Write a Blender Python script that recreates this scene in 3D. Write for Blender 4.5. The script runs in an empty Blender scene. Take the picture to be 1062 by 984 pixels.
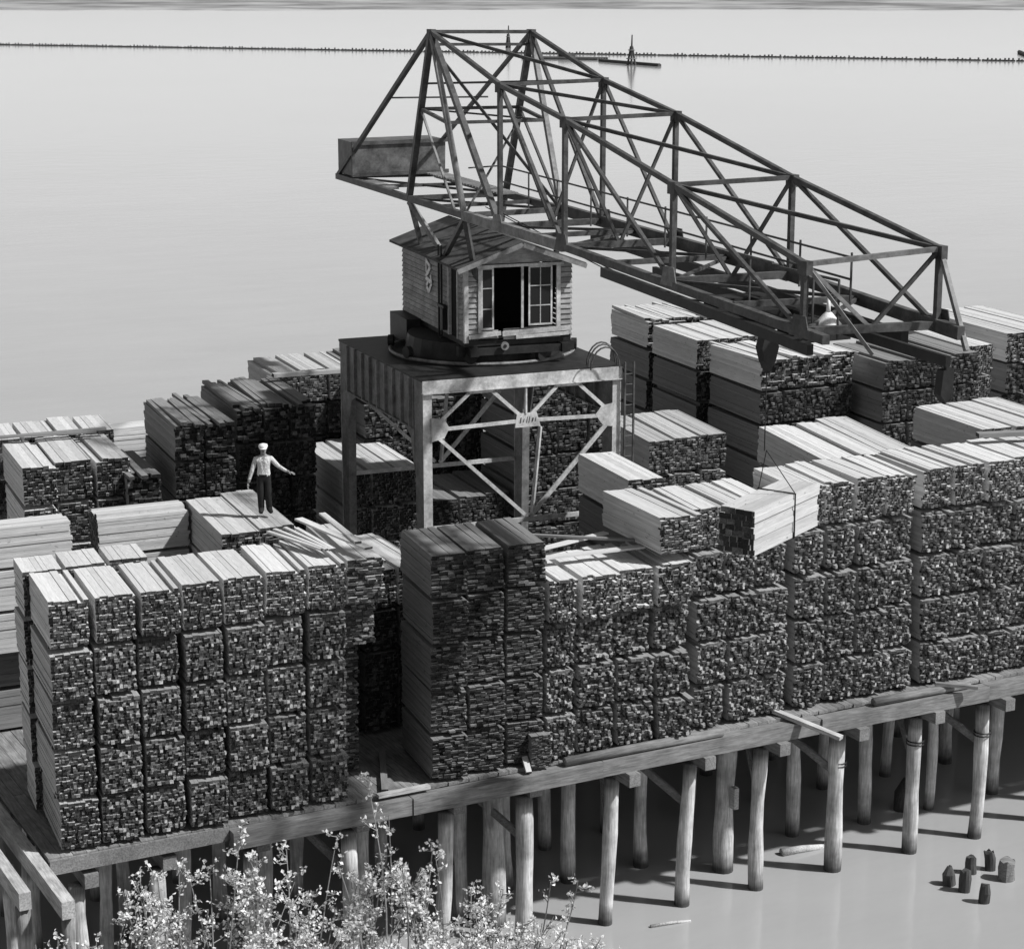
import bpy, bmesh, math, random
from mathutils import Vector, Matrix
R = math.radians
scene = bpy.context.scene
COL = scene.collection

# ------------------------------------------------------------------ camera, sky, sun, exposure
cam_d = bpy.data.cameras.new('camera')
cam = bpy.data.objects.new('camera', cam_d); COL.objects.link(cam)
cam.location = (0, -43.04, 19.0)
cam.rotation_euler = (R(90 - 13.39), 0, R(-27.7))
cam_d.sensor_fit = 'HORIZONTAL'; cam_d.sensor_width = 36; cam_d.lens = 74.58
cam_d.clip_start = 0.5; cam_d.clip_end = 6000
scene.camera = cam

SUN_EL = 48.0
SUN_H = Vector((0.74, -0.67, 0)).normalized()
SUN_DIR = (SUN_H * math.cos(R(SUN_EL)) + Vector((0, 0, math.sin(R(SUN_EL))))).normalized()
world = bpy.data.worlds.new('World'); scene.world = world; world.use_nodes = True
wn = world.node_tree; wn.nodes.clear()
sky = wn.nodes.new('ShaderNodeTexSky'); sky.sky_type = 'NISHITA'; sky.sun_disc = False
sky.sun_elevation = R(SUN_EL); sky.sun_rotation = math.atan2(SUN_H.x, SUN_H.y)
sky.air_density = 1.0; sky.dust_density = 2.5; sky.ozone_density = 1.0
bw = wn.nodes.new('ShaderNodeRGBToBW'); bg = wn.nodes.new('ShaderNodeBackground'); bg.inputs[1].default_value = 0.05
wo = wn.nodes.new('ShaderNodeOutputWorld')
wtc = wn.nodes.new('ShaderNodeTexCoord'); wsx = wn.nodes.new('ShaderNodeSeparateXYZ'); wmr = wn.nodes.new('ShaderNodeMapRange'); wadd = wn.nodes.new('ShaderNodeMath')
wn.links.new(wtc.outputs['Generated'], wsx.inputs[0]); wn.links.new(wsx.outputs[2], wmr.inputs[0]); wmr.interpolation_type = 'SMOOTHSTEP'
wmr.inputs[1].default_value = 0.0; wmr.inputs[2].default_value = 0.44; wmr.inputs[3].default_value = 11.8; wmr.inputs[4].default_value = 0.0   # pale summer haze low in the sky
wn.links.new(sky.outputs[0], bw.inputs[0]); wn.links.new(bw.outputs[0], wadd.inputs[0]); wn.links.new(wmr.outputs[0], wadd.inputs[1]); wn.links.new(wadd.outputs[0], bg.inputs[0]); wn.links.new(bg.outputs[0], wo.inputs[0])
sun_d = bpy.data.lights.new('sun', 'SUN'); sun_d.energy = 4.6; sun_d.angle = R(2.0); sun_d.color = (1, 1, 1)
sun = bpy.data.objects.new('sun', sun_d); COL.objects.link(sun)
sun.rotation_euler = (-SUN_DIR).to_track_quat('-Z', 'Y').to_euler(); sun.location = (0, 0, 60)
scene.view_settings.view_transform = 'Standard'; scene.view_settings.look = 'None'
scene.view_settings.exposure = 0.15; scene.view_settings.gamma = 1.0; scene.view_settings.use_curve_mapping = False
scene.cycles.max_bounces = 6; scene.cycles.diffuse_bounces = 3; scene.cycles.glossy_bounces = 3
WZ = -4.8            # water level; the dock's deck is z = 0

# ------------------------------------------------------------------ materials (a black-and-white place: all greys)
def g(v): return (v, v, v, 1)
class NT:
    def __init__(s, name, rough=0.8):
        s.m = bpy.data.materials.new(name); s.m.use_nodes = True
        s.t = s.m.node_tree; s.b = s.t.nodes['Principled BSDF']; s.b.inputs['Roughness'].default_value = rough
        s.b.inputs['Specular IOR Level'].default_value = 0.25
    def n(s, typ, **kw):
        x = s.t.nodes.new(typ)
        for k, v in kw.items(): setattr(x, k, v)
        return x
    def l(s, a, b): s.t.links.new(a, b)
    def val(s, x, i, v):
        if hasattr(v, 'links'): s.l(v, x.inputs[i])
        else: x.inputs[i].default_value = v
    def math(s, op, a, b=0.0):
        x = s.n('ShaderNodeMath', operation=op); s.val(x, 0, a); s.val(x, 1, b); return x.outputs[0]
    def rng(s, v, a, b, c, d):
        x = s.n('ShaderNodeMapRange'); s.val(x, 0, v)
        for i, q in enumerate((a, b, c, d)): x.inputs[1 + i].default_value = q
        return x.outputs[0]
    def noise(s, vec, scale, detail=4, rough=0.6, stretch=None):
        x = s.n('ShaderNodeTexNoise'); x.inputs['Scale'].default_value = scale; x.inputs['Detail'].default_value = detail
        x.inputs['Roughness'].default_value = rough
        if stretch:
            mp = s.n('ShaderNodeMapping'); mp.inputs['Scale'].default_value = stretch; s.l(vec, mp.inputs[0]); vec = mp.outputs[0]
        s.l(vec, x.inputs['Vector']); return x.outputs[0]
    def ramp(s, v, stops):
        x = s.n('ShaderNodeValToRGB'); s.l(v, x.inputs[0]); e = x.color_ramp.elements
        while len(e) < len(stops): e.new(0.5)
        for i, (p, c) in enumerate(stops): e[i].position = p; e[i].color = g(c)
        return x.outputs[0]
    def col(s, v):
        s.l(v, s.b.inputs['Base Color'])
    def bump(s, h, strength=0.3, dist=0.02):
        x = s.n('ShaderNodeBump'); x.inputs['Strength'].default_value = strength; x.inputs['Distance'].default_value = dist
        s.l(h, x.inputs['Height']); s.l(x.outputs[0], s.b.inputs['Normal'])

def lumber_mat(name, base, ends):
    N = NT(name, 0.85)
    geo = N.n('ShaderNodeNewGeometry'); tc = N.n('ShaderNodeTexCoord'); oi = N.n('ShaderNodeObjectInfo')
    rpi = geo.outputs['Random Per Island']
    sx = N.n('ShaderNodeSeparateXYZ'); N.l(tc.outputs['Normal'], sx.inputs[0])
    mask = N.math('GREATER_THAN', N.math('ABSOLUTE', sx.outputs[1]), 0.6)
    grain = N.noise(tc.outputs['Object'], 3.0, 5, 0.65, (9, 0.6, 9))
    knots = N.noise(tc.outputs['Object'], 4.0, 2, 0.5, (3, 1.2, 3))
    side = N.math('MULTIPLY', N.rng(rpi, 0, 1, base * 0.84, base * 1.1), N.rng(grain, 0.3, 0.7, 0.8, 1.12))
    side = N.math('MULTIPLY', side, N.rng(knots, 0.68, 0.76, 1.0, 0.45))
    side = N.math('MULTIPLY', side, N.rng(oi.outputs['Random'], 0, 1, 0.86, 1.1))
    e = N.ramp(rpi, ends)
    sp = N.noise(tc.outputs['Object'], 26.0, 3, 0.6)
    e = N.math('MULTIPLY', e, N.rng(sp, 0.35, 0.65, 0.55, 1.4))
    e = N.math('MULTIPLY', e, N.rng(oi.outputs['Random'], 0, 1, 0.8, 1.2))
    mx = N.n('ShaderNodeMix', data_type='FLOAT'); N.l(mask, mx.inputs[0]); N.l(side, mx.inputs[2]); N.l(e, mx.inputs[3])
    N.col(mx.outputs[0]); N.bump(grain, 0.35, 0.01)
    return N.m
ENDS_F = [(0, .024), (.45, .045), (.8, .075), (.94, .13), (1, .24)]
ENDS_D = [(0, .01), (.5, .024), (.85, .05), (1, .15)]
M_FRESH = lumber_mat('fresh_sawn_lumber', 0.57, ENDS_F)
M_MID = lumber_mat('seasoned_lumber', 0.44, ENDS_F)
M_GREY = lumber_mat('shade_grey_lumber', 0.17, ENDS_D)  # dark sides carry the shade of left-facing lumber in their colour
M_ROUGH = lumber_mat('rough_shade_lumber', 0.3, [(0, .016), (.4, .045), (.75, .1), (.9, .24), (1, .6)])  # sides darkened so the gaps between columns read as deep shade
M_DULLEND = lumber_mat('fresh_lumber_dull_ends', 0.57, [(0, .012), (.5, .03), (.85, .055), (1, .13)])  # ends darkened to carry the shadow between the back ranks
M_DARK = lumber_mat('weathered_shade_lumber', 0.21, ENDS_D)  # weathered tone; on several stacks it also stands in for cast shade

def timber_mat(name, base, stretch=(8, 0.7, 8), var=0.5, rough=0.85):
    N = NT(name, rough); tc = N.n('ShaderNodeTexCoord'); geo = N.n('ShaderNodeNewGeometry')
    a = N.noise(tc.outputs['Object'], 3.0, 5, 0.65, stretch); b = N.noise(tc.outputs['Object'], 1.3, 3, 0.6)
    v = N.math('MULTIPLY', N.rng(a, 0.3, 0.7, base * (1 - var), base * (1 + var * .5)), N.rng(b, 0.3, 0.7, 0.7, 1.15))
    v = N.math('MULTIPLY', v, N.rng(geo.outputs['Random Per Island'], 0, 1, 0.75, 1.15))
    N.col(v); N.bump(a, 0.4, 0.015); return N.m
M_DECK = timber_mat('dock_planking', 0.26, (7, 0.6, 7))
M_EDGE = timber_mat('dock_edge_timber', 0.22, (0.7, 8, 8))
M_CAP = timber_mat('dock_cap_timber', 0.24)
M_TRES = timber_mat('trestle_timber', 0.5)
M_POST = timber_mat('marker_timber', 0.09, (5, 5, .6))
def pile_mat():
    N = NT('peeled_log_pile', 0.8); tc = N.n('ShaderNodeTexCoord'); geo = N.n('ShaderNodeNewGeometry')
    s = N.n('ShaderNodeSeparateXYZ'); N.l(geo.outputs['Position'], s.inputs[0])
    a = N.noise(tc.outputs['Object'], 2.5, 5, 0.65, (9, 9, .7)); b = N.noise(tc.outputs['Object'], 1.1, 4, 0.6)
    v = N.math('MULTIPLY', N.rng(a, 0.3, 0.7, 0.34, 0.8), N.rng(b, 0.32, 0.68, 0.5, 1.12))
    wob = N.math('ADD', s.outputs[2], N.math('MULTIPLY', b, 0.3))
    wet = N.rng(wob, WZ + 0.26, WZ + 0.75, 0.14, 1.0)         # wet tide mark
    head_dark = N.rng(N.math('ADD', s.outputs[2], N.math('MULTIPLY', b, 0.5)), -0.95, -0.75, 1.0, 0.45)  # darker towards the heads
    N.col(N.math('MULTIPLY', N.math('MULTIPLY', v, wet), head_dark)); N.bump(a, 0.5, 0.02); return N.m
M_PILE = pile_mat()
def steel_mat(name, base, rust=0.5, rough=0.55):
    N = NT(name, rough); tc = N.n('ShaderNodeTexCoord'); geo = N.n('ShaderNodeNewGeometry')
    a = N.noise(tc.outputs['Object'], 2.2, 6, 0.7); b = N.noise(tc.outputs['Object'], 11, 4, 0.7)
    v = N.math('MULTIPLY', N.rng(a, 0.35, 0.65, base * (1 - rust), base * (1 + rust * .4)), N.rng(b, 0.3, 0.7, 0.75, 1.15))
    N.col(N.math('MULTIPLY', v, N.rng(geo.outputs['Random Per Island'], 0, 1, 0.8, 1.15)))
    N.bump(b, 0.2, 0.01); return N.m
M_STEEL = steel_mat('dark_painted_steel', 0.085, 0.6)
M_STEEL2 = steel_mat('grey_or_sunlit_steel', 0.22)  # grey paint; also the paler tone of boom members shown sunlit
M_PORTAL = steel_mat('pale_painted_steel', 0.56, 0.4)
M_PANEL = steel_mat('dull_plate_steel', 0.2, 0.45)
M_BLACK = steel_mat('greasy_black_steel', 0.022)
M_CWT = steel_mat('rusted_box_steel', 0.12, 0.6)
def siding_mat():
    N = NT('painted_clapboard', 0.75); tc = N.n('ShaderNodeTexCoord'); geo = N.n('ShaderNodeNewGeometry')
    a = N.noise(tc.outputs['Object'], 2.0, 6, 0.7); b = N.noise(tc.outputs['Object'], 6, 4, 0.7, (.5, .5, 6))
    v = N.math('MULTIPLY', N.rng(a, 0.35, 0.62, 0.22, 0.4), N.rng(b, 0.3, 0.7, 0.65, 1.12))
    N.col(N.math('MULTIPLY', v, N.rng(geo.outputs['Random Per Island'], 0, 1, 0.8, 1.1))); N.bump(b, 0.3, 0.01); return N.m
M_SIDE = siding_mat()
M_TRIM = steel_mat('weathered_white_trim', 0.5, 0.4, 0.7)
M_ROOF = steel_mat('tarred_roofing', 0.075, 0.5, 0.8)
def flat(name, v, rough=0.7, metal=0.0):
    N = NT(name, rough); tc = N.n('ShaderNodeTexCoord'); a = N.noise(tc.outputs['Object'], 14, 4, 0.65)
    N.col(N.rng(a, 0.3, 0.7, v * 0.75, v * 1.2)); N.b.inputs['Metallic'].default_value = metal; return N.m
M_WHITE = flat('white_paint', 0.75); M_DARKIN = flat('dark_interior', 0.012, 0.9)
N_ = NT('white_cotton', 0.9); t_ = N_.n('ShaderNodeTexCoord'); a_ = N_.noise(t_.outputs['Object'], 7, 3, 0.6, (1.5, 1.5, .8)); N_.col(N_.rng(a_, .3, .7, .42, .68)); N_.bump(a_, 1.0, .06); M_SHIRT = N_.m; M_TROUS = flat('dark_trousers', 0.018, 0.9); M_SKIN = flat('weathered_skin', 0.22, 0.6)
M_HAIR = flat('dark_hair', 0.02); M_BOOT = flat('dark_leather', 0.015, 0.6); M_ENAMEL = flat('white_enamel', 0.8, 0.3)
N_ = NT('window_glass', 0.05); N_.b.inputs['Base Color'].default_value = g(0.02); N_.b.inputs['Specular IOR Level'].default_value = 0.12; M_GLASS = N_.m
def leaf_mat():
    N = NT('pale_spring_leaf', 0.6); geo = N.n('ShaderNodeNewGeometry')
    v = N.rng(geo.outputs['Random Per Island'], 0, 1, 0.55, 0.98); N.col(v)
    tr = N.n('ShaderNodeBsdfTranslucent'); N.l(v, tr.inputs[0]); mix = N.n('ShaderNodeMixShader'); mix.inputs[0].default_value = 0.35
    out = N.t.nodes['Material Output']; N.l(N.b.outputs[0], mix.inputs[1]); N.l(tr.outputs[0], mix.inputs[2]); N.l(mix.outputs[0], out.inputs[0]); return N.m
M_LEAF = leaf_mat(); M_TWIG = flat('thin_bark', 0.26, 0.9)
def water_mat():
    N = NT('silty_river_water', 0.09); N.b.inputs['IOR'].default_value = 1.33; N.b.inputs['Specular IOR Level'].default_value = 0.5
    geo = N.n('ShaderNodeNewGeometry')
    a = N.noise(geo.outputs['Position'], 0.012, 4, 0.6); b = N.noise(geo.outputs['Position'], 0.25, 3, 0.55, (1, 2.2, 1))
    c = N.noise(geo.outputs['Position'], 1.7, 3, 0.6, (1, 2, 1))
    d = N.noise(geo.outputs['Position'], 0.09, 5, 0.65, (1, 2.5, 1)); N.col(N.math('MULTIPLY', N.rng(a, 0.3, 0.7, 0.33, 0.36), N.rng(d, 0.3, 0.7, 0.95, 1.04)))
    h = N.math('ADD', N.math('MULTIPLY', b, 0.6), N.math('MULTIPLY', c, 0.16)); N.bump(h, 0.1, 0.3)
    return N.m
M_WATER = water_mat()
def ground_mat(name, lo, hi, sc):
    N = NT(name, 0.95); geo = N.n('ShaderNodeNewGeometry'); a = N.noise(geo.outputs['Position'], sc, 6, 0.65)
    N.col(N.rng(a, 0.35, 0.65, lo, hi)); N.bump(a, 0.6, 0.2); return N.m
M_BANK = ground_mat('muddy_bank', 0.05, 0.13, 0.8); M_SHORE = ground_mat('far_mud_shore', 0.12, 0.4, 0.012)

# ------------------------------------------------------------------ mesh helpers
class MB:
    def __init__(s): s.v = []; s.f = []
    def quad8(s, p):           # 8 points: bottom 4, top 4
        n = len(s.v); s.v += [tuple(q) for q in p]
        s.f += [(n, n+3, n+2, n+1), (n+4, n+5, n+6, n+7), (n, n+1, n+5, n+4), (n+1, n+2, n+6, n+5), (n+2, n+3, n+7, n+6), (n+3, n, n+4, n+7)]
    def box(s, x0, x1, y0, y1, z0, z1):
        s.quad8([(x0, y0, z0), (x1, y0, z0), (x1, y1, z0), (x0, y1, z0), (x0, y0, z1), (x1, y0, z1), (x1, y1, z1), (x0, y1, z1)])
    def beam(s, p, q, w, h, up=(0, 0, 1)):
        p = Vector(p); q = Vector(q); d = (q - p).normalized(); up = Vector(up)
        if abs(d.dot(up)) > 0.98: up = Vector((0, 1, 0)) if abs(d.y) < .9 else Vector((1, 0, 0))
        r = d.cross(up).normalized() * (w / 2); u = r.cross(d).normalized() * (h / 2)
        s.quad8([p - r - u, p + r - u, q + r - u, q - r - u, p - r + u, p + r + u, q + r + u, q - r + u])
    def angle(s, p, q, w, t=0.02, up=(0, 0, 1)):      # a steel angle: two thin legs
        p = Vector(p); q = Vector(q); d = (q - p).normalized(); up = Vector(up)
        if abs(d.dot(up)) > 0.98: up = Vector((0, 1, 0))
        r = d.cross(up).normalized(); u = r.cross(d).normalized()
        s.beam(p, q, w, t, up); s.beam(p + r * (w/2 - t/2) - u * (w/2 + t/2), q + r * (w/2 - t/2) - u * (w/2 + t/2), t, w, up)
    def tube(s, pts, rad, seg=8, caps=True):
        pts = [Vector(p) for p in pts]; n0 = len(s.v)
        rr = rad if isinstance(rad, (list, tuple)) else [rad] * len(pts)
        for i, p in enumerate(pts):
            d = (pts[min(i+1, len(pts)-1)] - pts[max(i-1, 0)]).normalized()
            a = d.orthogonal().normalized() if abs(d.z) > .9 else d.cross(Vector((0, 0, 1))).normalized()
            if abs(d.z) > .9: a = (Vector((1, 0, 0)) - d * d.x).normalized()
            b = d.cross(a)
            for k in range(seg):
                t = 2 * math.pi * k / seg; s.v.append(tuple(p + (a * math.cos(t) + b * math.sin(t)) * rr[i]))
        for i in range(len(pts) - 1):
            for k in range(seg):
                a0 = n0 + i*seg + k; a1 = n0 + i*seg + (k+1) % seg; s.f.append((a0, a1, a1 + seg, a0 + seg))
        if caps:
            s.f.append(tuple(n0 + k for k in range(seg))[::-1]); s.f.append(tuple(n0 + (len(pts)-1)*seg + k for k in range(seg)))
    def poly(s, outline, d):   # extruded outline (list of 3D points), d thickness vector
        n = len(s.v); m = len(outline); d = Vector(d)
        s.v += [tuple(p) for p in outline] + [tuple(Vector(p) + d) for p in outline]
        s.f.append(tuple(range(n, n+m))[::-1]); s.f.append(tuple(range(n+m, n+2*m)))
        for k in range(m): s.f.append((n+k, n+(k+1) % m, n+m+(k+1) % m, n+m+k))
    def mesh(s, name, mat, smooth=False):
        me = bpy.data.meshes.new(name); me.from_pydata(s.v, [], s.f)
        bm = bmesh.new(); bm.from_mesh(me); bmesh.ops.recalc_face_normals(bm, faces=bm.faces); bm.to_mesh(me); bm.free()
        if mat: me.materials.append(mat)
        if smooth:
            for p in me.polygons: p.use_smooth = True
        return me
    def obj(s, name, mat, parent=None, smooth=False):
        o = bpy.data.objects.new(name, s.mesh(name, mat, smooth)); COL.objects.link(o)
        if parent: o.parent = parent
        return o
def tag(o, label=None, cat=None, group=None, kind=None):
    if label: o['label'] = label
    if cat: o['category'] = cat
    if group: o['group'] = group
    if kind: o['kind'] = kind
    return o
def empty(name, loc=(0, 0, 0), rz=0):
    o = bpy.data.objects.new(name, None); COL.objects.link(o); o.location = loc; o.rotation_euler = (0, 0, rz); return o
ORD = ['zeroth', 'first', 'second', 'third', 'fourth', 'fifth', 'sixth', 'seventh', 'eighth', 'ninth', 'tenth', 'eleventh', 'twelfth', 'thirteenth', 'fourteenth']

# ------------------------------------------------------------------ setting: water, far shore, bank
def grid_sheet(name, mat, x0, x1, y0, y1, nx, ny, zf):
    b = MB()
    for j in range(ny + 1):
        for i in range(nx + 1):
            x = x0 + (x1-x0)*i/nx; y = y0 + (y1-y0)*j/ny; b.v.append((x, y, zf(x, y)))
    for j in range(ny):
        for i in range(nx):
            a = j*(nx+1)+i; b.f.append((a, a+1, a+nx+2, a+nx+1))
    o = b.obj(name, mat, smooth=True); return tag(o, kind='structure')
w = grid_sheet('river_water', M_WATER, -1500, 3500, -300, 4000, 2, 2, lambda x, y: WZ)
rb = random.Random(3)
tag(grid_sheet('river_bank', M_BANK, -60, 27, -60, -1.4, 60, 40,
    lambda x, y: WZ - 0.25 + 0.24*max(0, (-2.0 - y)) * max(0, min(1, (24 - x)/7)) + 0.12*math.sin(x*1.7+y)*math.cos(y*1.3) - (0.6 if x > 24 else 0)), kind='structure')
# far shore: at right angles to the line of sight, 1.35 km off
FWD = Vector((math.sin(R(27.7)), math.cos(R(27.7)), 0)); RGT = Vector((math.cos(R(27.7)), -math.sin(R(27.7)), 0))
b = MB(); rs = random.Random(8)
nx = 120
for j, (dist, z) in enumerate(((1290, WZ-0.5), (1325, WZ+0.25), (1400, WZ+0.7), (1500, WZ+2.0), (1900, WZ+4), (3000, WZ+14))):
    for i in range(nx + 1):
        u = -900 + 1800*i/nx
        p = Vector((0, -43, 0)) + FWD*(dist + (22*math.sin(u*.013+j) + 9*math.sin(u*.05) if j < 4 else 0)) + RGT*u
        b.v.append((p.x, p.y, z + (rs.uniform(0, .5) if 0 < j < 4 else 0)))
for j in range(5):
    for i in range(nx):
        a = j*(nx+1)+i; b.f.append((a, a+1, a+nx+2, a+nx+1))
tag(b.obj('far_shore', M_SHORE, smooth=True), kind='structure')

# ------------------------------------------------------------------ dock
dock = tag(empty('timber_dock', (22, 12, 0)), 'long timber dock standing on log piles in the river, carrying the lumber stacks', 'dock')
dock_inv = Matrix.Translation((-22, -12, 0))
def dk(b, name, mat, smooth=False):
    b.v = [(x-22, y-12, z) for x, y, z in b.v]; return b.obj(name, mat, dock, smooth)
rd = random.Random(5)
b = MB(); x = 11.15
while x < 80:
    wd = rd.uniform(.24, .31); y = 0.06 + rd.uniform(0, .05)
    while y < 31:
        L = rd.uniform(4, 6); b.box(x, x+wd-.012, y, min(y+L, 31)-.01, -0.09, rd.uniform(-.012, 0)); y += L
    x += wd
dk(b, 'deck_planking', M_DECK)
b = MB()
for y in (0.6, 2.0, 3.4, 5, 7, 9, 12, 15, 18, 21, 24, 27, 30.5): b.box(11.2, 80, y-.12, y+.12, -0.4, -0.092)
dk(b, 'stringer', M_CAP)
b = MB(); b.box(11.15, 15.3, -.02, .05, -.36, -.02); dk(b, 'edge_beam', M_CAP)
xs = [15.3, 19.8, 25.0, 31.6, 37.2, 43, 52, 64, 80]
for i in range(len(xs)-1):
    b = MB(); q = rd.uniform(-.05, .03); b.box(xs[i]+.01, xs[i+1]-.01, -.3+q, .05+q, -.5, -.09); dk(b, 'edge_beam', M_EDGE)
for x0, x1 in ((24.0, 28.6), (33.4, 36.6), (39.5, 47)):           # rounded curb log on the edge
    b = MB(); b.tube([(x0, -.12, 0.03), ((x0+x1)/2, -.13, .035), (x1, -.12, .02)], .12, 10); dk(b, 'curb_log', M_EDGE, True)
def log_pile(b, x, y, r, top=-0.85, lean=(0, 0), bot=WZ-2.0):
    pts = []; rad = []
    for i in range(9):
        t = i/8; z = top + (bot-top)*t
        pts.append((x + lean[0]*t + .045*math.sin(t*5+x*3), y + lean[1]*t + .03*math.cos(t*6+x), z)); rad.append(r*(0.9+.17*t) + rd.uniform(-.02, .02))
    b.tube(pts, rad, 12)
front = [11.85, 13.7, 15.95, 18.45, 20.95, 23.1, 25.6, 27.9, 30.15, 32.65, 35.25, 37.6, 40.0, 42.4]
leans = [.1, .05, .03, -.05, -.22, .05, -.1, -.05, -.03, -.06, -.08, -.15, .05, 0]
pi = 0
for i, x in enumerate(front):
    b = MB(); log_pile(b, x, .35, (.2 if i not in (5, 9) else .235) + rd.uniform(-.015, .015), lean=(leans[i], .05)); o = dk(b, 'pile', M_PILE, True)
second = [(13.1, 2.6, .17), (14.9, 2.2, .16), (17.1, 2.5, .17), (19.6, 2.4, .2), (22.86, 1.57, .29), (22.3, 2.2, .18), (25.87, 3.06, .2), (24.2, 3.4, .16), (28.13, 3.01, .19), (30.07, 1.77, .27), (32.99, 2.85, .21), (35.32, 2.65, .2), (37.7, 2.62, .17), (40.1, 2.7, .2)]
for x, y, r in second:
    b = MB(); log_pile(b, x, y, r, -.8, (rd.uniform(-.1, .1), 0)); dk(b, 'pile', M_PILE, True)
for y in (5.4, 8.0, 11, 15):
    for i in range(14):
        b = MB(); log_pile(b, 12 + 2.38*i + rd.uniform(-.2, .2), y + rd.uniform(-.2, .2), rd.uniform(.16, .2), -.8, (rd.uniform(-.15, .15), 0)); dk(b, 'pile', M_PILE, True)
for i, x in enumerate(front):                                     # cap timbers, their ends standing out beside the pile heads
    b = MB(); e = -.42 if i in (6, 7, 8, 9, 10, 11) else .05
    b.box(x+.05, x+.37, e + rd.uniform(-.08, .05), 30, -.83, -.5); dk(b, 'cap_beam', M_CAP)
for i in range(2, 13):                                            # sway braces from pile to pile
    x = front[i]; b = MB()
    b.beam((x-.9 if i % 2 else x+.9, 2.6, -.9), (x+.02, .6, -2.0), .08, .2); dk(b, 'sway_brace', M_CAP)
for i, dz in ((9, -1.75), (10, -1.6), (11, -1.75)):
    b = MB(); x = front[i]
    for zz in (0, .09): b.tube([(x + .235*math.cos(t*.5236), .35 + .235*math.sin(t*.5236), dz+zz) for t in range(13)], .018, 5)
    dk(b, 'iron_band', M_BLACK)
b = MB(); b.box(30.0, 30.14, 1.3, 1.5, -2.9, -2.3); dk(b, 'wood_cleat', M_TRES)

# left timber trestle beside the dock
tr = tag(empty('timber_trestle', (10.6, 1, 0)), 'pair of heavy timbers on log posts beside the dock corner', 'trestle')
def tk(b, name, mat, sm=False):
    b.v = [(x-10.6, y-1, z) for x, y, z in b.v]; return b.obj(name, mat, tr, sm)
b = MB(); b.box(10.78, 11.06, -2.2, 12, -.42, -.02); tk(b, 'long_beam', M_TRES)
b = MB(); b.box(10.1, 10.36, -1.35, 12, -.42, -.02); tk(b, 'long_beam', M_TRES)
for x, y, r in ((10.95, -1.9, .17), (10.25, -1.1, .17), (10.5, 1.2, .17), (11.1, 1.9, .16), (10.6, 4, .17), (10.0, 4.2, .17)):
    b = MB(); log_pile(b, x, y, r, -.43); tk(b, 'post', M_PILE, True)

# ------------------------------------------------------------------ lumber bundles
def bundle_mesh(name, L, cw, ch, rag, seed, w=0.935, h=1.075, messy=0.0, lean=0.0):
    r = random.Random(seed); b = MB(); z = 0.0; nrow = max(3, round(h/ch))
    for j in range(nrow):
        hh = h/nrow; x = -w/2 + r.uniform(-.012, .012); end = w/2 + r.uniform(-.03, .03)
        last = j == nrow-1
        while x < end - .03:
            ww = min(cw*r.uniform(.75, 1.35)*((1.9 if cw < .14 else 1.2) if last else 1), max(.05, end - x))
            y0 = r.gauss(0, rag); y1 = r.gauss(0, rag)
            if r.random() < .07: y0 -= r.uniform(.03, .03 + 1.6*rag)
            if r.random() < .06: y0 += r.uniform(.05, .05 + 2*rag)
            dz = r.uniform(0, .012) * (1.6 if last else 1)
            if not (last and r.random() < .05):
                sk = r.gauss(0, messy*.35) if last else r.uniform(-.004, .004); ly = r.gauss(0, messy) if last else 0; lz = abs(r.gauss(0, messy*.16)) if last else 0
                z1 = z + hh - .004; xa, xb = x + .002, x + ww - .005
                o = lean*(z/h)
                b.quad8([(xa, y0+ly+o, z+lz), (xb, y0+ly+o+r.uniform(-.012, .012), z+lz), (xb+sk, L+y1+ly, z), (xa+sk, L+y1+ly, z),
                         (xa, y0+ly+o+r.uniform(-.012, .012), z1+dz+lz), (xb, y0+ly+o, z1+dz+lz), (xb+sk, L+y1+ly, z1+dz), (xa+sk, L+y1+ly, z1+dz)])
            x += ww
        z += hh
    return b.mesh(name, None)
def with_mat(me, m):
    c = me.copy(); c.materials.append(m); return c
VAR = {}
def variants(key, n, **kw): VAR[key] = [bundle_mesh('lumber_bundle', seed=hash(key) % 1 + 100*len(VAR) + i, **kw) for i in range(n)]
variants('square', 9, L=2.45, cw=.078, ch=.07, rag=.026)
variants('ragged', 11, L=2.45, cw=.08, ch=.074, rag=.05)
variants('flat', 7, L=2.45, cw=.15, ch=.05, rag=.025)
variants('long', 8, L=4.2, cw=.1, ch=.085, rag=.028)
variants('messy', 5, L=4.2, cw=.16, ch=.1, rag=.06, messy=.3)
variants('messyshort', 3, L=2.45, cw=.2, ch=.06, rag=.03, messy=.05)
MATC = {}
def vmesh(key, i, m):
    k = (key, i, m.name)
    if k not in MATC: MATC[k] = with_mat(VAR[key][i], m)
    return MATC[k]
bb = MB(); bb.box(-.47, .47, -.05, .05, -.085, 0.0); bear_me = bb.mesh('bearer', M_DARK)
rl = random.Random(21)
def put_bundle(x, y, z, key, m, label, group, sx=1, sy=1, sz=1, rz=0, bearers=False, vi=None):
    i = rl.randrange(len(VAR[key])) if vi is None else vi
    o = bpy.data.objects.new('lumber_bundle', vmesh(key, i, m)); COL.objects.link(o)
    o.location = (x, y, z); o.rotation_euler = (rl.gauss(0, .004), rl.gauss(0, .011), rz); o.scale = (sx, sy, sz)
    tag(o, label, 'lumber bundle', group)
    if bearers:
        L = 2.45 if key in ('square', 'ragged', 'flat', 'messyshort') else 4.2
        for yy in (.35, L-.35):
            c = bpy.data.objects.new('bearer', bear_me); COL.objects.link(c); c.parent = o; c.location = (0, yy, 0)
    return o
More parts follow.
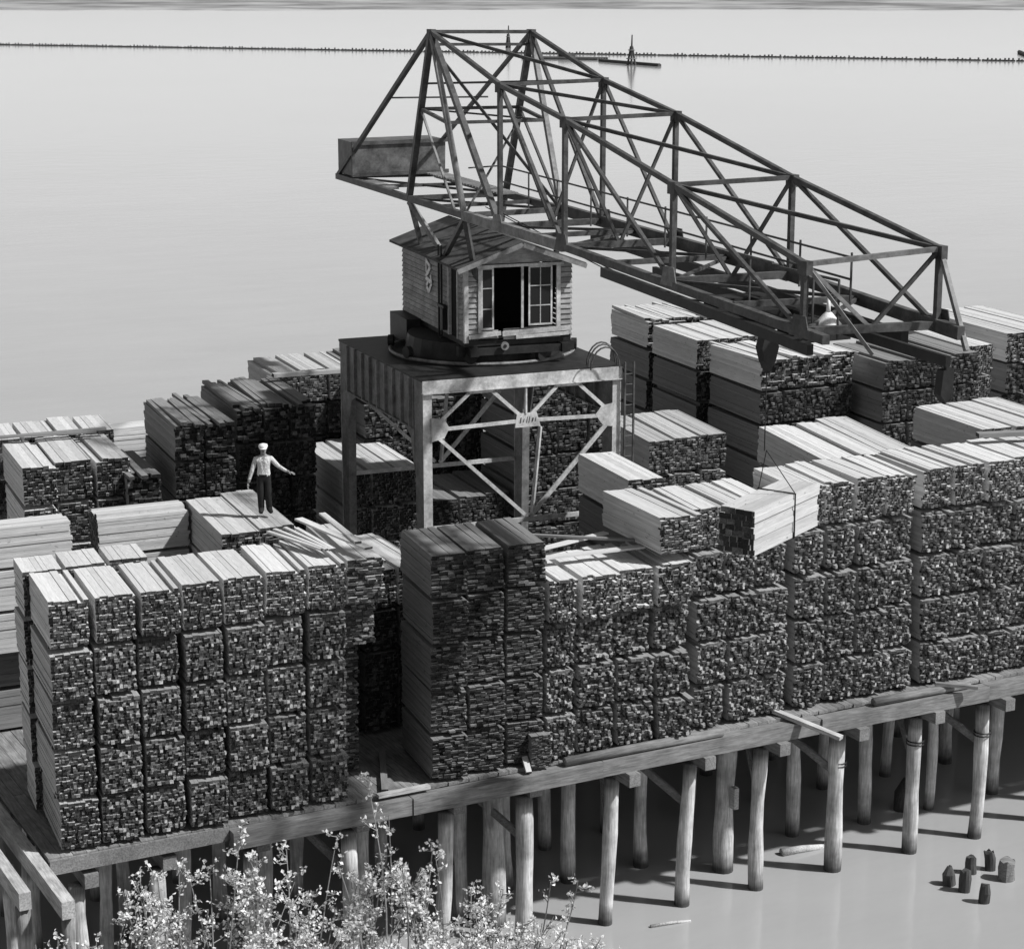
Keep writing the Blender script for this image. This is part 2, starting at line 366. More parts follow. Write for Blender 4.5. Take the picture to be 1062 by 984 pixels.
BURIED = {(d, c, t) for d, q in {
    'short rear row of the front left stack': [(1, 0), (1, 1), (1, 2), (1, 3), (2, 0), (2, 1), (2, 2), (2, 3)],
    'low pair under the man in white': [(0, 0), (0, 1), (0, 2), (1, 0), (1, 1), (1, 2), (1, 3)],
    'low pile between front left and weathered stacks': [(0, 3)],
    'small pile left of the pale perched bundle': [(0, 0), (0, 1)],
    'pile right of the small grey pile': [(0, 0), (0, 1), (0, 2), (0, 3), (1, 0), (1, 1), (1, 2)],
    'broad bright-topped stack behind the stepped one': [(0, 0), (0, 1), (0, 2), (0, 3), (1, 0), (1, 1), (1, 2), (1, 3), (2, 0), (2, 1), (2, 2), (2, 3)],
    'bright stack under the tip hook': [(0, 0), (0, 1), (0, 2), (1, 0), (1, 1), (1, 2), (1, 3), (2, 0), (2, 1), (2, 2), (2, 3)],
    'flat-topped trio at left': [(0, 0), (0, 1), (1, 0), (2, 0), (2, 1)],
    'far left row beside the water': [(0, 0), (1, 0), (1, 1), (1, 2), (2, 0), (2, 1), (2, 2), (3, 0), (3, 1), (3, 2)],
    'low shaded pile right of the trio': [(0, 0), (0, 1), (0, 2)],
    'untidy weathered stack left of the crane': [(0, 0), (1, 0), (1, 1)],
    'long weathered stack left of the crane leg': [(0, 0), (0, 1), (1, 0), (2, 0)],
    'farthest stack behind the crane leg': [(0, 0), (0, 1), (0, 2), (0, 3), (1, 0), (1, 1), (2, 0), (2, 1)],
    'dark rank seen through the portal': [(0, 0), (0, 1), (1, 0), (1, 1), (1, 4), (2, 0), (2, 4), (3, 0), (4, 0), (4, 1), (4, 2), (4, 3), (4, 4)],
    'three-column stack right of the portal': [(0, 0), (1, 0), (2, 0)],
    'tall side-lit stack right of the portal': [(1, 0), (1, 1), (2, 0), (2, 1), (3, 0), (3, 1)],
    'dark stack beneath the boom tip': [(0, 0), (0, 1), (1, 0), (1, 1), (2, 0), (2, 1), (2, 2), (3, 0), (3, 1), (3, 2)],
    'second rank behind the tall side-lit stack': [(0, 0), (0, 1), (1, 0), (1, 1), (1, 2), (1, 3), (2, 0), (2, 1), (2, 2), (2, 3)],
    'third rank beside the water': [(0, 0), (1, 0), (1, 1), (1, 2), (1, 3), (2, 0), (2, 1), (2, 2), (2, 3)],
    'far right stack beyond the boom tip': [(0, 0), (0, 1), (1, 0), (1, 1), (1, 3), (2, 0), (2, 1), (2, 2), (2, 3)],
    'bright pair beyond the boom tip': [(0, 0), (0, 1), (0, 2), (1, 0), (1, 1), (1, 2)],
    'low dark pile under the portal': [(0, 0), (1, 0), (2, 0)],
    'dark stack behind the crane portal': [(2, 0), (2, 1)],
    'dark stack at the right end of the edge': [(4, 0), (4, 1), (4, 2)],
}.items() for c, t in q}
def tier_word(t, n):
    return 'bottom tier' if t == 0 and n > 1 else 'top tier' if t == n-1 else ORD[t+1] + ' tier'
def stack(desc, x0, y0, cols, tiers, tier_h, key, m, look, rz=0, pitch=None, L=None, jy=.05, jx=.012, topkey=None, bearers=False, jr=.006, lift=0.0, recess=None, z0=.1, only=None, topm=None, skew=-6.0, fit=.95):
    """cols: list of column widths; tiers: one number or one per column"""
    base = 4.2 if key in ('long', 'messy') else 2.45
    x = 0.0; c, s = math.cos(rz), math.sin(rz)
    for ci, wd in enumerate(cols):
        n = tiers[ci] if isinstance(tiers, (list, tuple)) else tiers
        colshift = rl.gauss(0, jy)
        for t in range(n):
            if only and not only(ci, t, n): continue
            k = topkey if (topkey and t == n-1) else key
            bs = 4.2 if k in ('long', 'messy') else 2.45
            dx = x + wd/2 + rl.gauss(0, jx); dy = colshift + rl.gauss(0, jy) + (recess(ci, t) if recess else 0)
            sc = wd/1.0 * rl.uniform(fit-.03, fit+.03)
            hz = tier_h * rl.uniform(.97, 1.0) / 1.18
            word = tier_word(t, n)
            label = look + ' bundle, ' + word + ((', ' + ORD[ci+1] + ' column') if len(cols) > 1 else '') + ', ' + desc
            vi = rl.randrange(len(VAR[k])); ra = rz + R(skew) + rl.gauss(0, jr); dx -= .03
            mm = topm if (topm and t == n-1) else m(ci, t) if callable(m) else m
            if (desc, ci, t) in BURIED: continue                     # deep inside the stacks, out of sight from anywhere near
            put_bundle(x0 + c*dx - s*dy, y0 + s*dx + c*dy, z0 + t*tier_h, k, mm, label, 'lumber bundles in the ' + desc, sc, (L or bs)/bs, hz, ra, bearers and ci == 0, vi)
        x += wd

# --- front row along the dock edge
stack('big front left stack', 11.42, .16, [1.0]*7, 5, 1.16, 'square', lambda c, t: M_MID if c == 0 else M_ROUGH, 'square-ended', jy=.04, bearers=True, recess=lambda c, t: .05*math.sin(c*2+t*1.7), topm=M_FRESH, fit=.92)
stack('overhanging column beside the big front left stack', 18.42, .2, [.98], 5, 1.16, 'flat', M_ROUGH, 'shaded', L=3.4, topm=M_FRESH, topkey='messyshort', recess=lambda c, t: 0 if t == 4 else .5 if t == 3 else 1.5)
stack('short rear row of the front left stack', 11.56, 2.72, [1.0]*7, 5, 1.165, 'square', M_FRESH, 'short', L=1.3, jy=.03, only=lambda c, t, n: c < 3)
stack('weathered stack at mid dock', 20.5, .05, [1.0, 1.04, 1.05], 5, 1.135, 'flat', M_DARK, 'flat-boarded', jy=.03, skew=-8, topkey='messyshort', recess=lambda c, t: (0, .05, .1)[c] + (.1 if (c, t) in ((1, 2), (0, 1)) else 0))  # dark lumber also carries the boom's shadow on this stack
stack('ragged stack right of the weathered one', 23.62, .1, [.85, 1.12, 1.1, 1.08], 4, 1.16, 'ragged', M_ROUGH, 'ragged', jy=.035, jx=.02, jr=.015, fit=.895, recess=lambda c, t: -.02*c + (.12 if t == 2 else 0) - (.16 if (c, t) in ((1, 3), (3, 0)) else 0), topm=M_FRESH)
stack('ragged stack behind the hanging load', 28.02, .3, [.98, .97, .95], 5, 1.15, 'ragged', M_ROUGH, 'ragged', jy=.035, jx=.02, jr=.015, fit=.895, recess=lambda c, t: (.4 if t == 4 else 0) + (.12 if t == 3 else 0), topm=M_FRESH)
stack('stepped stack right of the hanging load', 31.16, .36, [1.0, .98, .97, .95], 5, 1.2, 'ragged', M_ROUGH, 'rough', jy=.035, jx=.02, jr=.015, fit=.895, recess=lambda c, t: .06*t, topm=M_FRESH)
stack('dark stack at the right end of the edge', 35.3, .34, [1.05, 1.05, 1.0, 1.0, 1.05], 5, 1.21, 'ragged', M_ROUGH, 'dim', jy=.05, jx=.02, jr=.015, fit=.92, recess=lambda c, t: .05*t, topm=M_FRESH)
# --- second row
stack('low pair under the man in white', 16.95, 4.45, [1.02, 1.02], 5, 1.125, 'long', M_FRESH, 'clean', L=3.9, jy=.03, jr=.003, fit=.97)
stack('low pile between front left and weathered stacks', 19.45, 3.9, [.97, .97, 1.0], 4, 1.08, 'long', M_DARK, 'low', L=3.4, topm=M_FRESH, skew=-2)
stack('small pile left of the pale perched bundle', 28.25, 4.0, [1.15], 5, 1.15, 'long', M_GREY, 'grey-sided', L=3.4, topm=M_DULLEND)
stack('pile right of the small grey pile', 29.5, 4.3, [1.1, 1.1], 4, 1.12, 'long', M_MID, 'half-hidden', L=3.4)
stack('broad bright-topped stack behind the stepped one', 34.35, 3.8, [1.1, 1.05, 1.1], 5, 1.15, 'long', M_GREY, 'bright-topped', L=4.5, skew=-11, topm=M_DULLEND)
stack('bright stack under the tip hook', 40.9, 4.8, [1.15, 1.1, 1.1], 5, 1.15, 'long', M_GREY, 'bright-topped', L=3.8, topm=M_DULLEND)
# lumber laid along the dock behind the front left stack
def cross_stack(desc, xc0, y, L, tiers, look, m, skip=0):
    for t in range(skip, tiers):
        for d in range(1):
            low = desc.startswith('pile at') and t < 2                      # the lowest tiers are darker lumber, set back
            put_bundle(xc0 + rl.uniform(-.06, .06) + L, y + .5 + rl.uniform(-.03, .03) + (.6 if low else 0), .1 + 1.1*t, 'long', M_DARK if low else m,
                       ('dark' if low else look) + ' lumber bundle laid lengthwise, ' + tier_word(t, tiers) + ' of the ' + desc, 'lumber laid along the dock', 1.0, L/4.2, 1.1/1.18, R(87))
cross_stack('pile at the left picture edge', 10.9, 7.75, 3.3, 5, 'pale', M_FRESH)
cross_stack('pile between edge pile and man', 14.85, 7.75, 2.35, 5, 'pale', M_FRESH)
cross_stack('far pile between trio and weathered stack', 19.3, 22.7, 3.9, 4, 'pale', M_FRESH)
# --- third row and beyond
stack('flat-topped trio at left', 15.15, 16.4, [1.1, 1.15, 1.1], 4, 1.25, 'long', M_DULLEND, 'pale', L=3.6)
stack('far left row beside the water', 15.35, 20.6, [1.0, 1.0, 1.0, 1.0], 4, 1.24, 'long', M_FRESH, 'distant', L=2.4, jy=.03)
stack('low shaded pile right of the trio', 18.2, 16.0, [1.1], 4, 1.13, 'messy', M_DARK, 'untidy', L=3.6)
stack('untidy weathered stack left of the crane', 19.7, 16.0, [.98, .98], 5, 1.17, 'long', M_DARK, 'weathered', L=4.4, topkey='messy')  # this stack and the next: weathered, with crane shadow put into the tone
stack('long weathered stack left of the crane leg', 22.15, 17.3, [.9, .85, .85], 5, 1.18, 'long', M_DARK, 'weathered', L=4.6, topkey='messy')
stack('farthest stack behind the crane leg', 25.3, 22.3, [1.0, 1.0, 1.0], 5, 1.18, 'long', M_DARK, 'weathered', L=3.2, topm=M_MID)
stack('bright stack inside the crane legs', 25.6, 16.9, [.85, .95, .95], 3, 1.17, 'long', M_DULLEND, 'bright-topped', L=5.2)
stack('dark stack behind the crane portal', 31.7, 16.3, [1.15, 1.15, 1.1], 5, 1.18, 'long', M_DARK, 'dim', L=4.3)  # this and the next two are darkened to stand in for portal shade
stack('dark rank seen through the portal', 27.95, 20.9, [1.15, 1.15, 1.15, 1.15, 1.15], 5, 1.2, 'long', M_DARK, 'dim', L=4.3)
stack('low dark pile under the portal', 28.6, 17.0, [1.0, 1.0, .9], 2, 1.15, 'long', M_DARK, 'dim', L=3.4)
stack('three-column stack right of the portal', 36.1, 15.9, [1.05, 1.05, 1.0], 3, 1.24, 'long', M_MID, 'square-ended', L=4.2, jy=.02, skew=-9)
stack('tall side-lit stack right of the portal', 41.2, 16.9, [1.0, 1.0, 1.0, 1.0], 5, 1.17, 'long', M_GREY, 'tall', L=3.85, jy=.03, topm=M_DULLEND, topkey='messy')
stack('dark stack beneath the boom tip', 45.4, 15.4, [1.05, 1.05, 1.05, 1.05], 5, 1.14, 'long', M_DARK, 'dim', L=4, jy=.06)
stack('second rank behind the tall side-lit stack', 41.4, 21.25, [1.0, 1.0, 1.0], 5, 1.17, 'long', M_GREY, 'tall', L=3.7, jy=.03, topm=M_DULLEND)
stack('third rank beside the water', 41.9, 25.5, [1.0, 1.05, 1.05], 5, 1.19, 'long', M_GREY, 'pale', L=3.6, jy=.05, topm=M_DULLEND, topkey='messy')
stack('far right stack beyond the boom tip', 52.4, 17.2, [1.1, 1.1, 1.1], 5, 1.17, 'long', M_GREY, 'long', L=6.0, jy=.03, topm=M_DULLEND)
stack('bright pair beyond the boom tip', 49.75, 16.3, [.62, .6], 5, 1.15, 'long', M_DULLEND, 'narrow', L=4.2)

# loose boards
def loose(p, q, wd, th, label, m=M_FRESH, name='loose_board', group='loose boards'):
    d = Vector(q) - Vector(p); L = d.length; b = MB(); b.box(-wd/2, wd/2, 0, L, 0, th); o = b.obj(name, m)
    o.location = p; o.rotation_euler = d.to_track_quat('Y', 'Z').to_euler(); return tag(o, label, 'board', group)
loose((15.0, 20.0, 5.13), (18.7, 19.6, 5.16), .2, .07, 'long board lying across the tops of the flat-topped trio', M_DARK)
loose((15.3, 19.75, 5.2), (18.3, 19.3, 5.16), .16, .06, 'thin shadowed board lying across the trio, nearest its square ends', M_DARK)
loose((17.5, 2.75, 5.99), (18.05, .75, 5.97), .1, .05, 'splayed board on the right end of the front left stack, leftmost of the fan')
loose((17.7, 2.85, 6.0), (18.12, .65, 5.98), .1, .05, 'splayed board on the front left stack, second of the fan')
loose((17.95, 2.8, 6.02), (18.2, .6, 5.98), .09, .05, 'splayed board on the front left stack, third of the fan')
loose((18.2, 2.7, 6.0), (18.28, .6, 5.98), .1, .05, 'splayed board on the front left stack, rightmost of the fan')
loose((18.5, 3.3, 6.06), (18.95, .15, 6.03), .22, .05, 'wide board lying skewed on the far right end of the front left stack')
loose((19.2, 3.5, 6.06), (18.85, .5, 6.1), .16, .05, 'narrow skewed board on the overhanging right end of the front left stack')
loose((23.7, 1.9, 4.82), (26.7, 2.6, 4.86), .2, .05, 'pale board lying crosswise on the ragged stack right of the weathered one')
loose((23.8, 1.3, 4.85), (26.9, 1.1, 4.83), .24, .05, 'wide pale plank nearest the front of the ragged stack top')
loose((24.3, 3.3, 4.95), (26.9, 1.5, 4.9), .12, .06, 'dark slanting board across the ragged stack top', M_DARK)
loose((30.55, .4, .06), (31.45, -1.35, -.28), .2, .1, 'pale plank sticking out over the dock edge below the hanging load', M_TRES, 'jutting_plank')
loose((35.5, -.05, .15), (36.5, -.62, .05), .14, .09, 'short dark timber jutting over the edge below the right end stack', M_CAP, 'jutting_plank')
loose((24.75, 20.9, 6.05), (28.2, 20.5, 6.05), .3, .12, 'light beam laid across the front of the farthest stack', M_MID)
loose((19.25, .1, .02), (20.3, 2.6, .03), .16, .1, 'timber lying on the deck in the gap between front stacks', M_DARK)
loose((19.0, -.02, .0), (20.35, -.02, .0), .18, .08, 'pale board at the deck edge in the gap between front stacks', M_TRES)
loose((22.95, -.2, -.06), (23.3, 1.4, 1.0), .14, .08, 'broken board leaning on the foot of the weathered stack', M_FRESH)
loose((38.7, 2.5, 6.2), (41.3, 1.5, 6.25), .3, .12, 'grey plank lying across the dark right end stack top', M_DARK)
put_bundle(23.35, -.12, .02, 'flat', M_DARK, 'small tumbled lumber bundle at the foot of the weathered stack', 'lumber bundles in the weathered stack at mid dock', .55, .5, .75, R(-8))
put_bundle(27.35, .02, 4.85, 'square', M_FRESH, 'neat pale lumber bundle perched alone on the ragged stack edge', 'lumber bundles in the ragged stack right of the weathered one', 1.15, 1.3, .92, R(-6)) if False else None

# ------------------------------------------------------------------ the crane
crane = tag(empty('gantry_crane', (27.8, 12.1, 0)), 'tall steel gantry crane with clapboard cab and long lattice boom over the stacks', 'crane')
CO = Vector((27.8, 12.1, 0))
def ck(b, name, mat, parent=None, smooth=False):
    if parent is None: parent = crane
    b.v = [(x-CO.x, y-CO.y, z) for x, y, z in b.v]; o = b.obj(name, mat, parent, smooth); return o
# portal
PA = R(-5); pu = Vector((math.cos(PA), math.sin(PA), 0)); pv = Vector((-math.sin(PA), math.cos(PA), 0)); P0 = Vector((24.4, 8.7, 0))
def PP(a, d, z): return P0 + pu*a + pv*d + Vector((0, 0, z))
W_, D_, T_ = 6.0, 7.2, 8.05
def pbox(b, a0, a1, d0, d1, z0, z1):
    b.quad8([PP(a0, d0, z0), PP(a1, d0, z0), PP(a1, d1, z0), PP(a0, d1, z0), PP(a0, d0, z1), PP(a1, d0, z1), PP(a1, d1, z1), PP(a0, d1, z1)])
b = MB(); pbox(b, -.05, W_+.05, -.05, D_+.05, T_-.06, T_); portal = ck(b, 'portal_frame', M_BLACK)
def leg(a, d, sgn_d):
    b = MB(); a1 = a + (.24 if a < 1 else -.24); lo, hi = min(a, a1), max(a, a1)
    d_top = d + sgn_d*.72; d_bot = d + sgn_d*.5
    b.quad8([PP(lo, min(d, d_bot), .02), PP(hi, min(d, d_bot), .02), PP(hi, max(d, d_bot), .02), PP(lo, max(d, d_bot), .02),
             PP(lo, min(d, d_top), T_-.07), PP(hi, min(d, d_top), T_-.07), PP(hi, max(d, d_top), T_-.07), PP(lo, max(d, d_top), T_-.07)])
    return ck(b, 'leg', M_PANEL, portal)
for a, d, sg in ((0, 0, 1), (W_, 0, 1), (0, D_, -1), (W_, D_, -1)):
    leg(a, d, sg)
    b = MB(); fd = -.03 if d == 0 else D_+.005                      # pale front flange of each leg
    pbox(b, (a-.01 if a == 0 else a-.25), (a+.25 if a == 0 else a+.01), fd, fd+.025, .02, T_-.4); ck(b, 'leg_flange', M_PORTAL, portal)
for d in (-.06, D_-.0):
    b = MB(); pbox(b, -.03, W_+.03, d, d+.05, T_-.37, T_-.03); pbox(b, -.03, W_+.03, d-.06, d+.11, T_-.4, T_-.372); ck(b, 'top_beam', M_PORTAL, portal)
for a in (-.02, W_-.01):                                            # deep ribbed side girders
    b = MB(); pbox(b, a, a+.03, .73, D_-.73, T_-1.45, T_-.065); pbox(b, a-.07, a+.1, .73, D_-.73, T_-1.5, T_-1.452)
    for k in range(9):
        d = .85 + k*(D_-1.75)/8; pbox(b, a-.09, a-.002, d, d+.06, T_-1.45, T_-.07)
    ck(b, 'side_girder', M_PANEL, portal)
    for dd, s2 in ((.66, 1), (D_-.66, -1)):
        b = MB(); b.poly([PP(a, dd, T_-1.5), PP(a, dd + s2*.85, T_-1.5), PP(a, dd + s2*.3, T_-1.75), PP(a, dd, T_-2.7)], pu*.03); ck(b, 'knee_plate', M_PANEL, portal)
for d in (-.035, D_+.01):
    def fb(p, q, w_=.1): 
        b = MB(); b.beam(PP(p[0], d, p[1]), PP(q[0], d, q[1]), .05, w_); return ck(b, 'brace', M_PORTAL, portal)
    gz = 6.68
    fb((.55, gz-.05), (2.8, gz-.0)); fb((3.4, gz), (5.55, gz-.05))
    fb((.45, gz+.15), (1.35, T_-.46)); fb((1.3, T_-.42), (2.1, T_-.42), .12); fb((2.05, T_-.46), (2.9, gz+.15))
    fb((3.2, gz+.15), (4.0, T_-.46)); fb((3.95, T_-.42), (4.75, T_-.42), .12); fb((4.7, T_-.46), (5.55, gz+.15))
    fb((3.05, T_-.4), (3.05, gz+.2), .11)
    fb((.45, gz-.3), (3.05, 3.95)); fb((5.6, gz-.25), (3.2, 3.9), .13); fb((3.5, gz-.2), (3.25, 3.95), .16); fb((.25, 3.82), (5.75, 3.82), .13)
    for pts in (((.22, gz-.38), (.22, gz+.3), (.62, gz+.22), (.75, gz-.02), (.6, gz-.3)), ((5.78, gz-.38), (5.78, gz+.3), (5.4, gz+.25), (5.2, gz), (5.45, gz-.34)),
                ((2.72, gz-.18), (2.78, gz+.22), (3.38, gz+.22), (3.5, gz-.18))):
        b = MB(); b.poly([PP(x, d-.03, z) for x, z in pts], pv*.02); ck(b, 'gusset_plate', M_PORTAL, portal)
# faint stencil strokes on the centre plate, as in the photograph
b = MB(); gx = 2.86
for k, st in enumerate(((0, 0, .03, .16), (.1, .02, .12, .12), (.2, 0, .22, .17), (.27, .0, .29, .17), (.36, .02, .4, .13), (.46, .02, .48, .14))):
    b.quad8([PP(gx+st[0], -.072, 6.62+st[1]), PP(gx+st[2], -.072, 6.62+st[1]), PP(gx+st[2], -.0655, 6.62+st[1]), PP(gx+st[0], -.0655, 6.62+st[1]),
             PP(gx+st[0]+.03, -.072, 6.62+st[3]), PP(gx+st[2]+.03, -.072, 6.62+st[3]), PP(gx+st[2]+.03, -.0655, 6.62+st[3]), PP(gx+st[0]+.03, -.0655, 6.62+st[3])])
ck(b, 'stencil_marks', M_STEEL, portal)
b = MB()                                                            # ladder on the right front leg with hoops on top
for a in (W_+.08, W_+.36): b.beam(PP(a, -.14, .1), PP(a, -.14, T_+.1), .05, .05)
for k in range(26): b.tube([PP(W_+.08, -.14, .3+k*.3), PP(W_+.36, -.14, .3+k*.3)], .014, 5)
ck(b, 'ladder', M_STEEL, portal)
b = MB()
for off in (-.55, -.1, .25):
    b.tube([PP(W_-.5+.45*math.cos(t)+off*.3, .15+off, T_+.62*math.sin(t)) for t in [math.pi*k/10 for k in range(11)]], .025, 6)
ck(b, 'ladder_hoop', M_STEEL, portal)
# turntable
CC = Vector((28.0, 12.2, 0))
b = MB(); b.tube([CC+Vector((2.72*math.cos(t), 2.72*math.sin(t), T_+.07)) for t in [2*math.pi*k/48 for k in range(49)]], .05, 6, False); ring = ck(b, 'turntable', M_STEEL2)
b = MB(); b.tube([CC+Vector((0, 0, T_+.01)), CC+Vector((0, 0, T_+.55))], [2.3, 2.2], 32); ck(b, 'slewing_drum', M_BLACK, ring)
for k in range(8):
    t = k*math.pi/4+.2; b = MB(); p = CC+Vector((2.72*math.cos(t), 2.72*math.sin(t), T_+.24)); dr = Vector((math.cos(t), math.sin(t), 0))
    b.tube([p-dr*.08, p+dr*.08], .17, 14); ck(b, 'roller', M_BLACK, ring)
# cab
BA = R(-8.5); cu = Vector((math.cos(BA), math.sin(BA), 0)); cv = Vector((-math.sin(BA), math.cos(BA), 0)); C0 = Vector((26.3, 9.93, 0))
CWD, CDP, CB, CE, CR = 3.2, 6.1, 8.78, 10.94, 11.46
def CP(a, d, z): return C0 + cu*a + cv*d + Vector((0, 0, z))
def cbox(b, a0, a1, d0, d1, z0, z1):
    b.quad8([CP(a0, d0, z0), CP(a1, d0, z0), CP(a1, d1, z0), CP(a0, d1, z0), CP(a0, d0, z1), CP(a1, d0, z1), CP(a1, d1, z1), CP(a0, d1, z1)])
b = MB(); cbox(b, 0, CWD, .0, CDP, CB-.16, CB-.002); cab = ck(b, 'cab', M_BLACK)
b = MB(); cbox(b, .1, .35, -.25, CDP+.5, CB-.42, CB-.17); cbox(b, CWD-.35, CWD-.1, -.25, CDP+.5, CB-.42, CB-.17)
for d in (.1, 1.8, 3.6, 5.3): cbox(b, -.15, CWD+.15, d, d+.2, CB-.45, CB-.165)
cbox(b, .36, CWD-.36, -.2, -.05, CB-.4, CB-.2)
ck(b, 'underframe', M_BLACK, cab)
b = MB()
cbox(b, -.5, -.05, 4.1, 5.9, T_+.02, T_+.75); ck(b, 'machinery_box', M_BLACK, cab)
rc = random.Random(4)
def clap_side(a, out, d0, d1, z0, z1):
    b = MB(); z = z0
    while z < z1 - .01:
        h = min(.15, z1-z); t = out
        b.quad8([CP(a+t*.0, d0, z), CP(a+t*.045, d0, z), CP(a+t*.045, d1, z), CP(a, d1, z), CP(a, d0, z+h-.028), CP(a+t*.012, d0, z+h-.028), CP(a+t*.012, d1, z+h-.028), CP(a, d1, z+h-.028)])
        z += h
    return b
def clap_front(b, d, out, a0, a1, z0, z1):
    z = z0
    while z < z1 - .01:
        h = min(.15, z1-z)
        b.quad8([CP(a0, d+out*.045, z), CP(a1, d+out*.045, z), CP(a1, d, z), CP(a0, d, z), CP(a0, d+out*.012, z+h-.022), CP(a1, d+out*.012, z+h-.022), CP(a1, d, z+h-.022), CP(a0, d, z+h-.022)])
        z += h
ck(clap_side(.0, -1, 1.3, CDP, CB, CE), 'side_wall', M_SIDE, cab)
b = clap_side(.0, -1, .1, .5, CB, CE); ck(b, 'side_wall', M_SIDE, cab)
ck(clap_side(CWD, 1, .0, CDP, CB, CE), 'side_wall', M_SIDE, cab)
b = MB(); cbox(b, .03, .05, .5, 1.3, CB, CE); ck(b, 'open_doorway', M_DARKIN, cab)  # near-black panel stands in for the shade inside the open doorway
b = MB(); cbox(b, .004, .025, 1.3, CDP-.01, CB, CE); cbox(b, .004, .025, .1, .5, CB, CE); cbox(b, .05, .42, .012, .03, CB, CE); cbox(b, 2.84, CWD-.01, .012, .03, CB, CE); ck(b, 'wall_backing', M_BLACK, cab)
b = MB(); cbox(b, -.07, .02, .44, .52, CB, CE-.05); cbox(b, -.07, .02, 1.27, 1.35, CB, CE-.05); ck(b, 'door_frame', M_TRIM, cab)
b = MB()
clap_front(b, 0, -1, .08, .4, CB+.05, CE); clap_front(b, 0, -1, 2.86, CWD, CB+.05, CE); clap_front(b, .01, -1, .4, 1.0, CB+.05, CB+.3); clap_front(b, .0, -1, 1.15, 2.86, CB+.0, CB+.32)
b.poly([CP(0, -.012, CE), CP(CWD, -.012, CE), CP(CWD/2, -.012, CR)], cv*.03); ck(b, 'front_wall', M_SIDE, cab)
b = MB(); clap_front(b, CDP, 1, 0, CWD, CB, CE); b.poly([CP(0, CDP, CE), CP(CWD, CDP, CE), CP(CWD/2, CDP, CR)], cv*.03); ck(b, 'rear_wall', M_SIDE, cab)
b = MB(); cbox(b, -.02, .1, -.06, .1, CB-.05, CE); cbox(b, .39, .48, -.07, .0, CB+.22, CE-.08); cbox(b, 2.74, 2.86, -.07, .0, CB+.3, CE-.08); cbox(b, .3, 2.95, -.075, .0, CE-.1, CE-.02); cbox(b, 1.68, 1.75, -.05, .0, CB+.3, CE-.1)
ck(b, 'front_trim', M_TRIM, cab)
b = MB(); b.beam(CP(.1, -.09, CB+.12), CP(1.05, -.1, CB+.2), .03, .12); b.beam(CP(1.1, -.09, CB+.17), CP(3.15, -.1, CB+.25), .03, .14); b.beam(CP(1.5, -.11, CB+.06), CP(3.1, -.1, CB+.1), .03, .1); ck(b, 'sill_board', M_TRIM, cab)
def sash(a0, a1, z0, z1, nv):
    b = MB(); t = .05
    for x0, x1, y0, y1 in ((a0, a1, z0, z0+t), (a0, a1, z1-t, z1), (a0, a0+t, z0+t, z1-t), (a1-t, a1, z0+t, z1-t)): cbox(b, x0, x1, -.04, -.01, y0, y1)
    for k in range(1, nv+1):
        x = a0 + (a1-a0)*k/(nv+1); cbox(b, x-.014, x+.014, -.036, -.012, z0+t, z1-t)
    for k in (1, 2):
        z = z0 + (z1-z0)*k/3; cbox(b, a0+t, a1-t, -.037, -.011, z-.014, z+.014)
    o = ck(b, 'window', M_TRIM, cab); b = MB(); cbox(b, a0+t, a1-t, -.02, -.016, z0+t, z1-t); ck(b, 'window_glass', M_GLASS, cab)
sash(.48, .86, CB+.3, CE-.1, 0); sash(1.9, 2.62, CB+.36, CE-.1, 1)
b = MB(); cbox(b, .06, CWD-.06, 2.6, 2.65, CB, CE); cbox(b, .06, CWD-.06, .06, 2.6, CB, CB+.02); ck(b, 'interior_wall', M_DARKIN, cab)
b = MB(); b.tube([CP(1.1, -.32, CB-.14), CP(1.1, -.26, CB-.14)], .12, 16); lampo = ck(b, 'headlamp', M_STEEL2, cab)
b = MB(); b.tube([CP(1.1, -.335, CB-.14), CP(1.1, -.322, CB-.14)], .05, 12); ck(b, 'lamp_lens', M_BLACK, cab)
for sgn, e in ((-1, -.32), (1, CWD+.32)):                           # two roof slopes
    b = MB(); zr = CR+.06; ze = CE - .1
    q = [CP(CWD/2, -.38, zr), CP(e, -.38, ze), CP(e, CDP+.4, ze), CP(CWD/2, CDP+.4, zr)]
    b.poly(q, (0, 0, .07)); ck(b, 'roof', M_ROOF, cab)
    b = MB(); b.beam(CP(e, -.4, ze-.03), CP(CWD/2, -.4, zr-.03), .04, .13); ck(b, 'barge_board', M_STEEL2, cab)
b = MB()
for d in (1.75, 2.0): b.tube([CP(-.13, d, CB-.1), CP(-.13, d, CE+.35)], .035, 6)
cbox(b, -.22, -.1, 1.3, 1.9, CB+.75, CB+.83); cbox(b, -.2, -.06, 1.45, 1.65, CB+.1, CB+.72); ck(b, 'standpipe', M_BLACK, cab)
# painted figure on the side wall, strokes copied from the photograph
b = MB(); S = [(260, 220), (345, 300), (290, 420), (250, 490), (370, 540), (318, 690), (268, 625), (300, 545)]
def sp(q): return CP(-.062, 3.55 - (q[0]-250)/120*.62, CE - .28 - (q[1]-220)/470*.9)
for k in range(len(S)-1): b.beam(sp(S[k]), sp(S[k+1]), .11 + .02*(k % 2), .012, up=cu)
for q0, q1 in (((262, 230), (268, 410)), ((345, 430), (372, 545))): b.beam(sp(q0), sp(q1), .08, .011, up=cu)
ck(b, 'painted_figure', M_WHITE, cab)

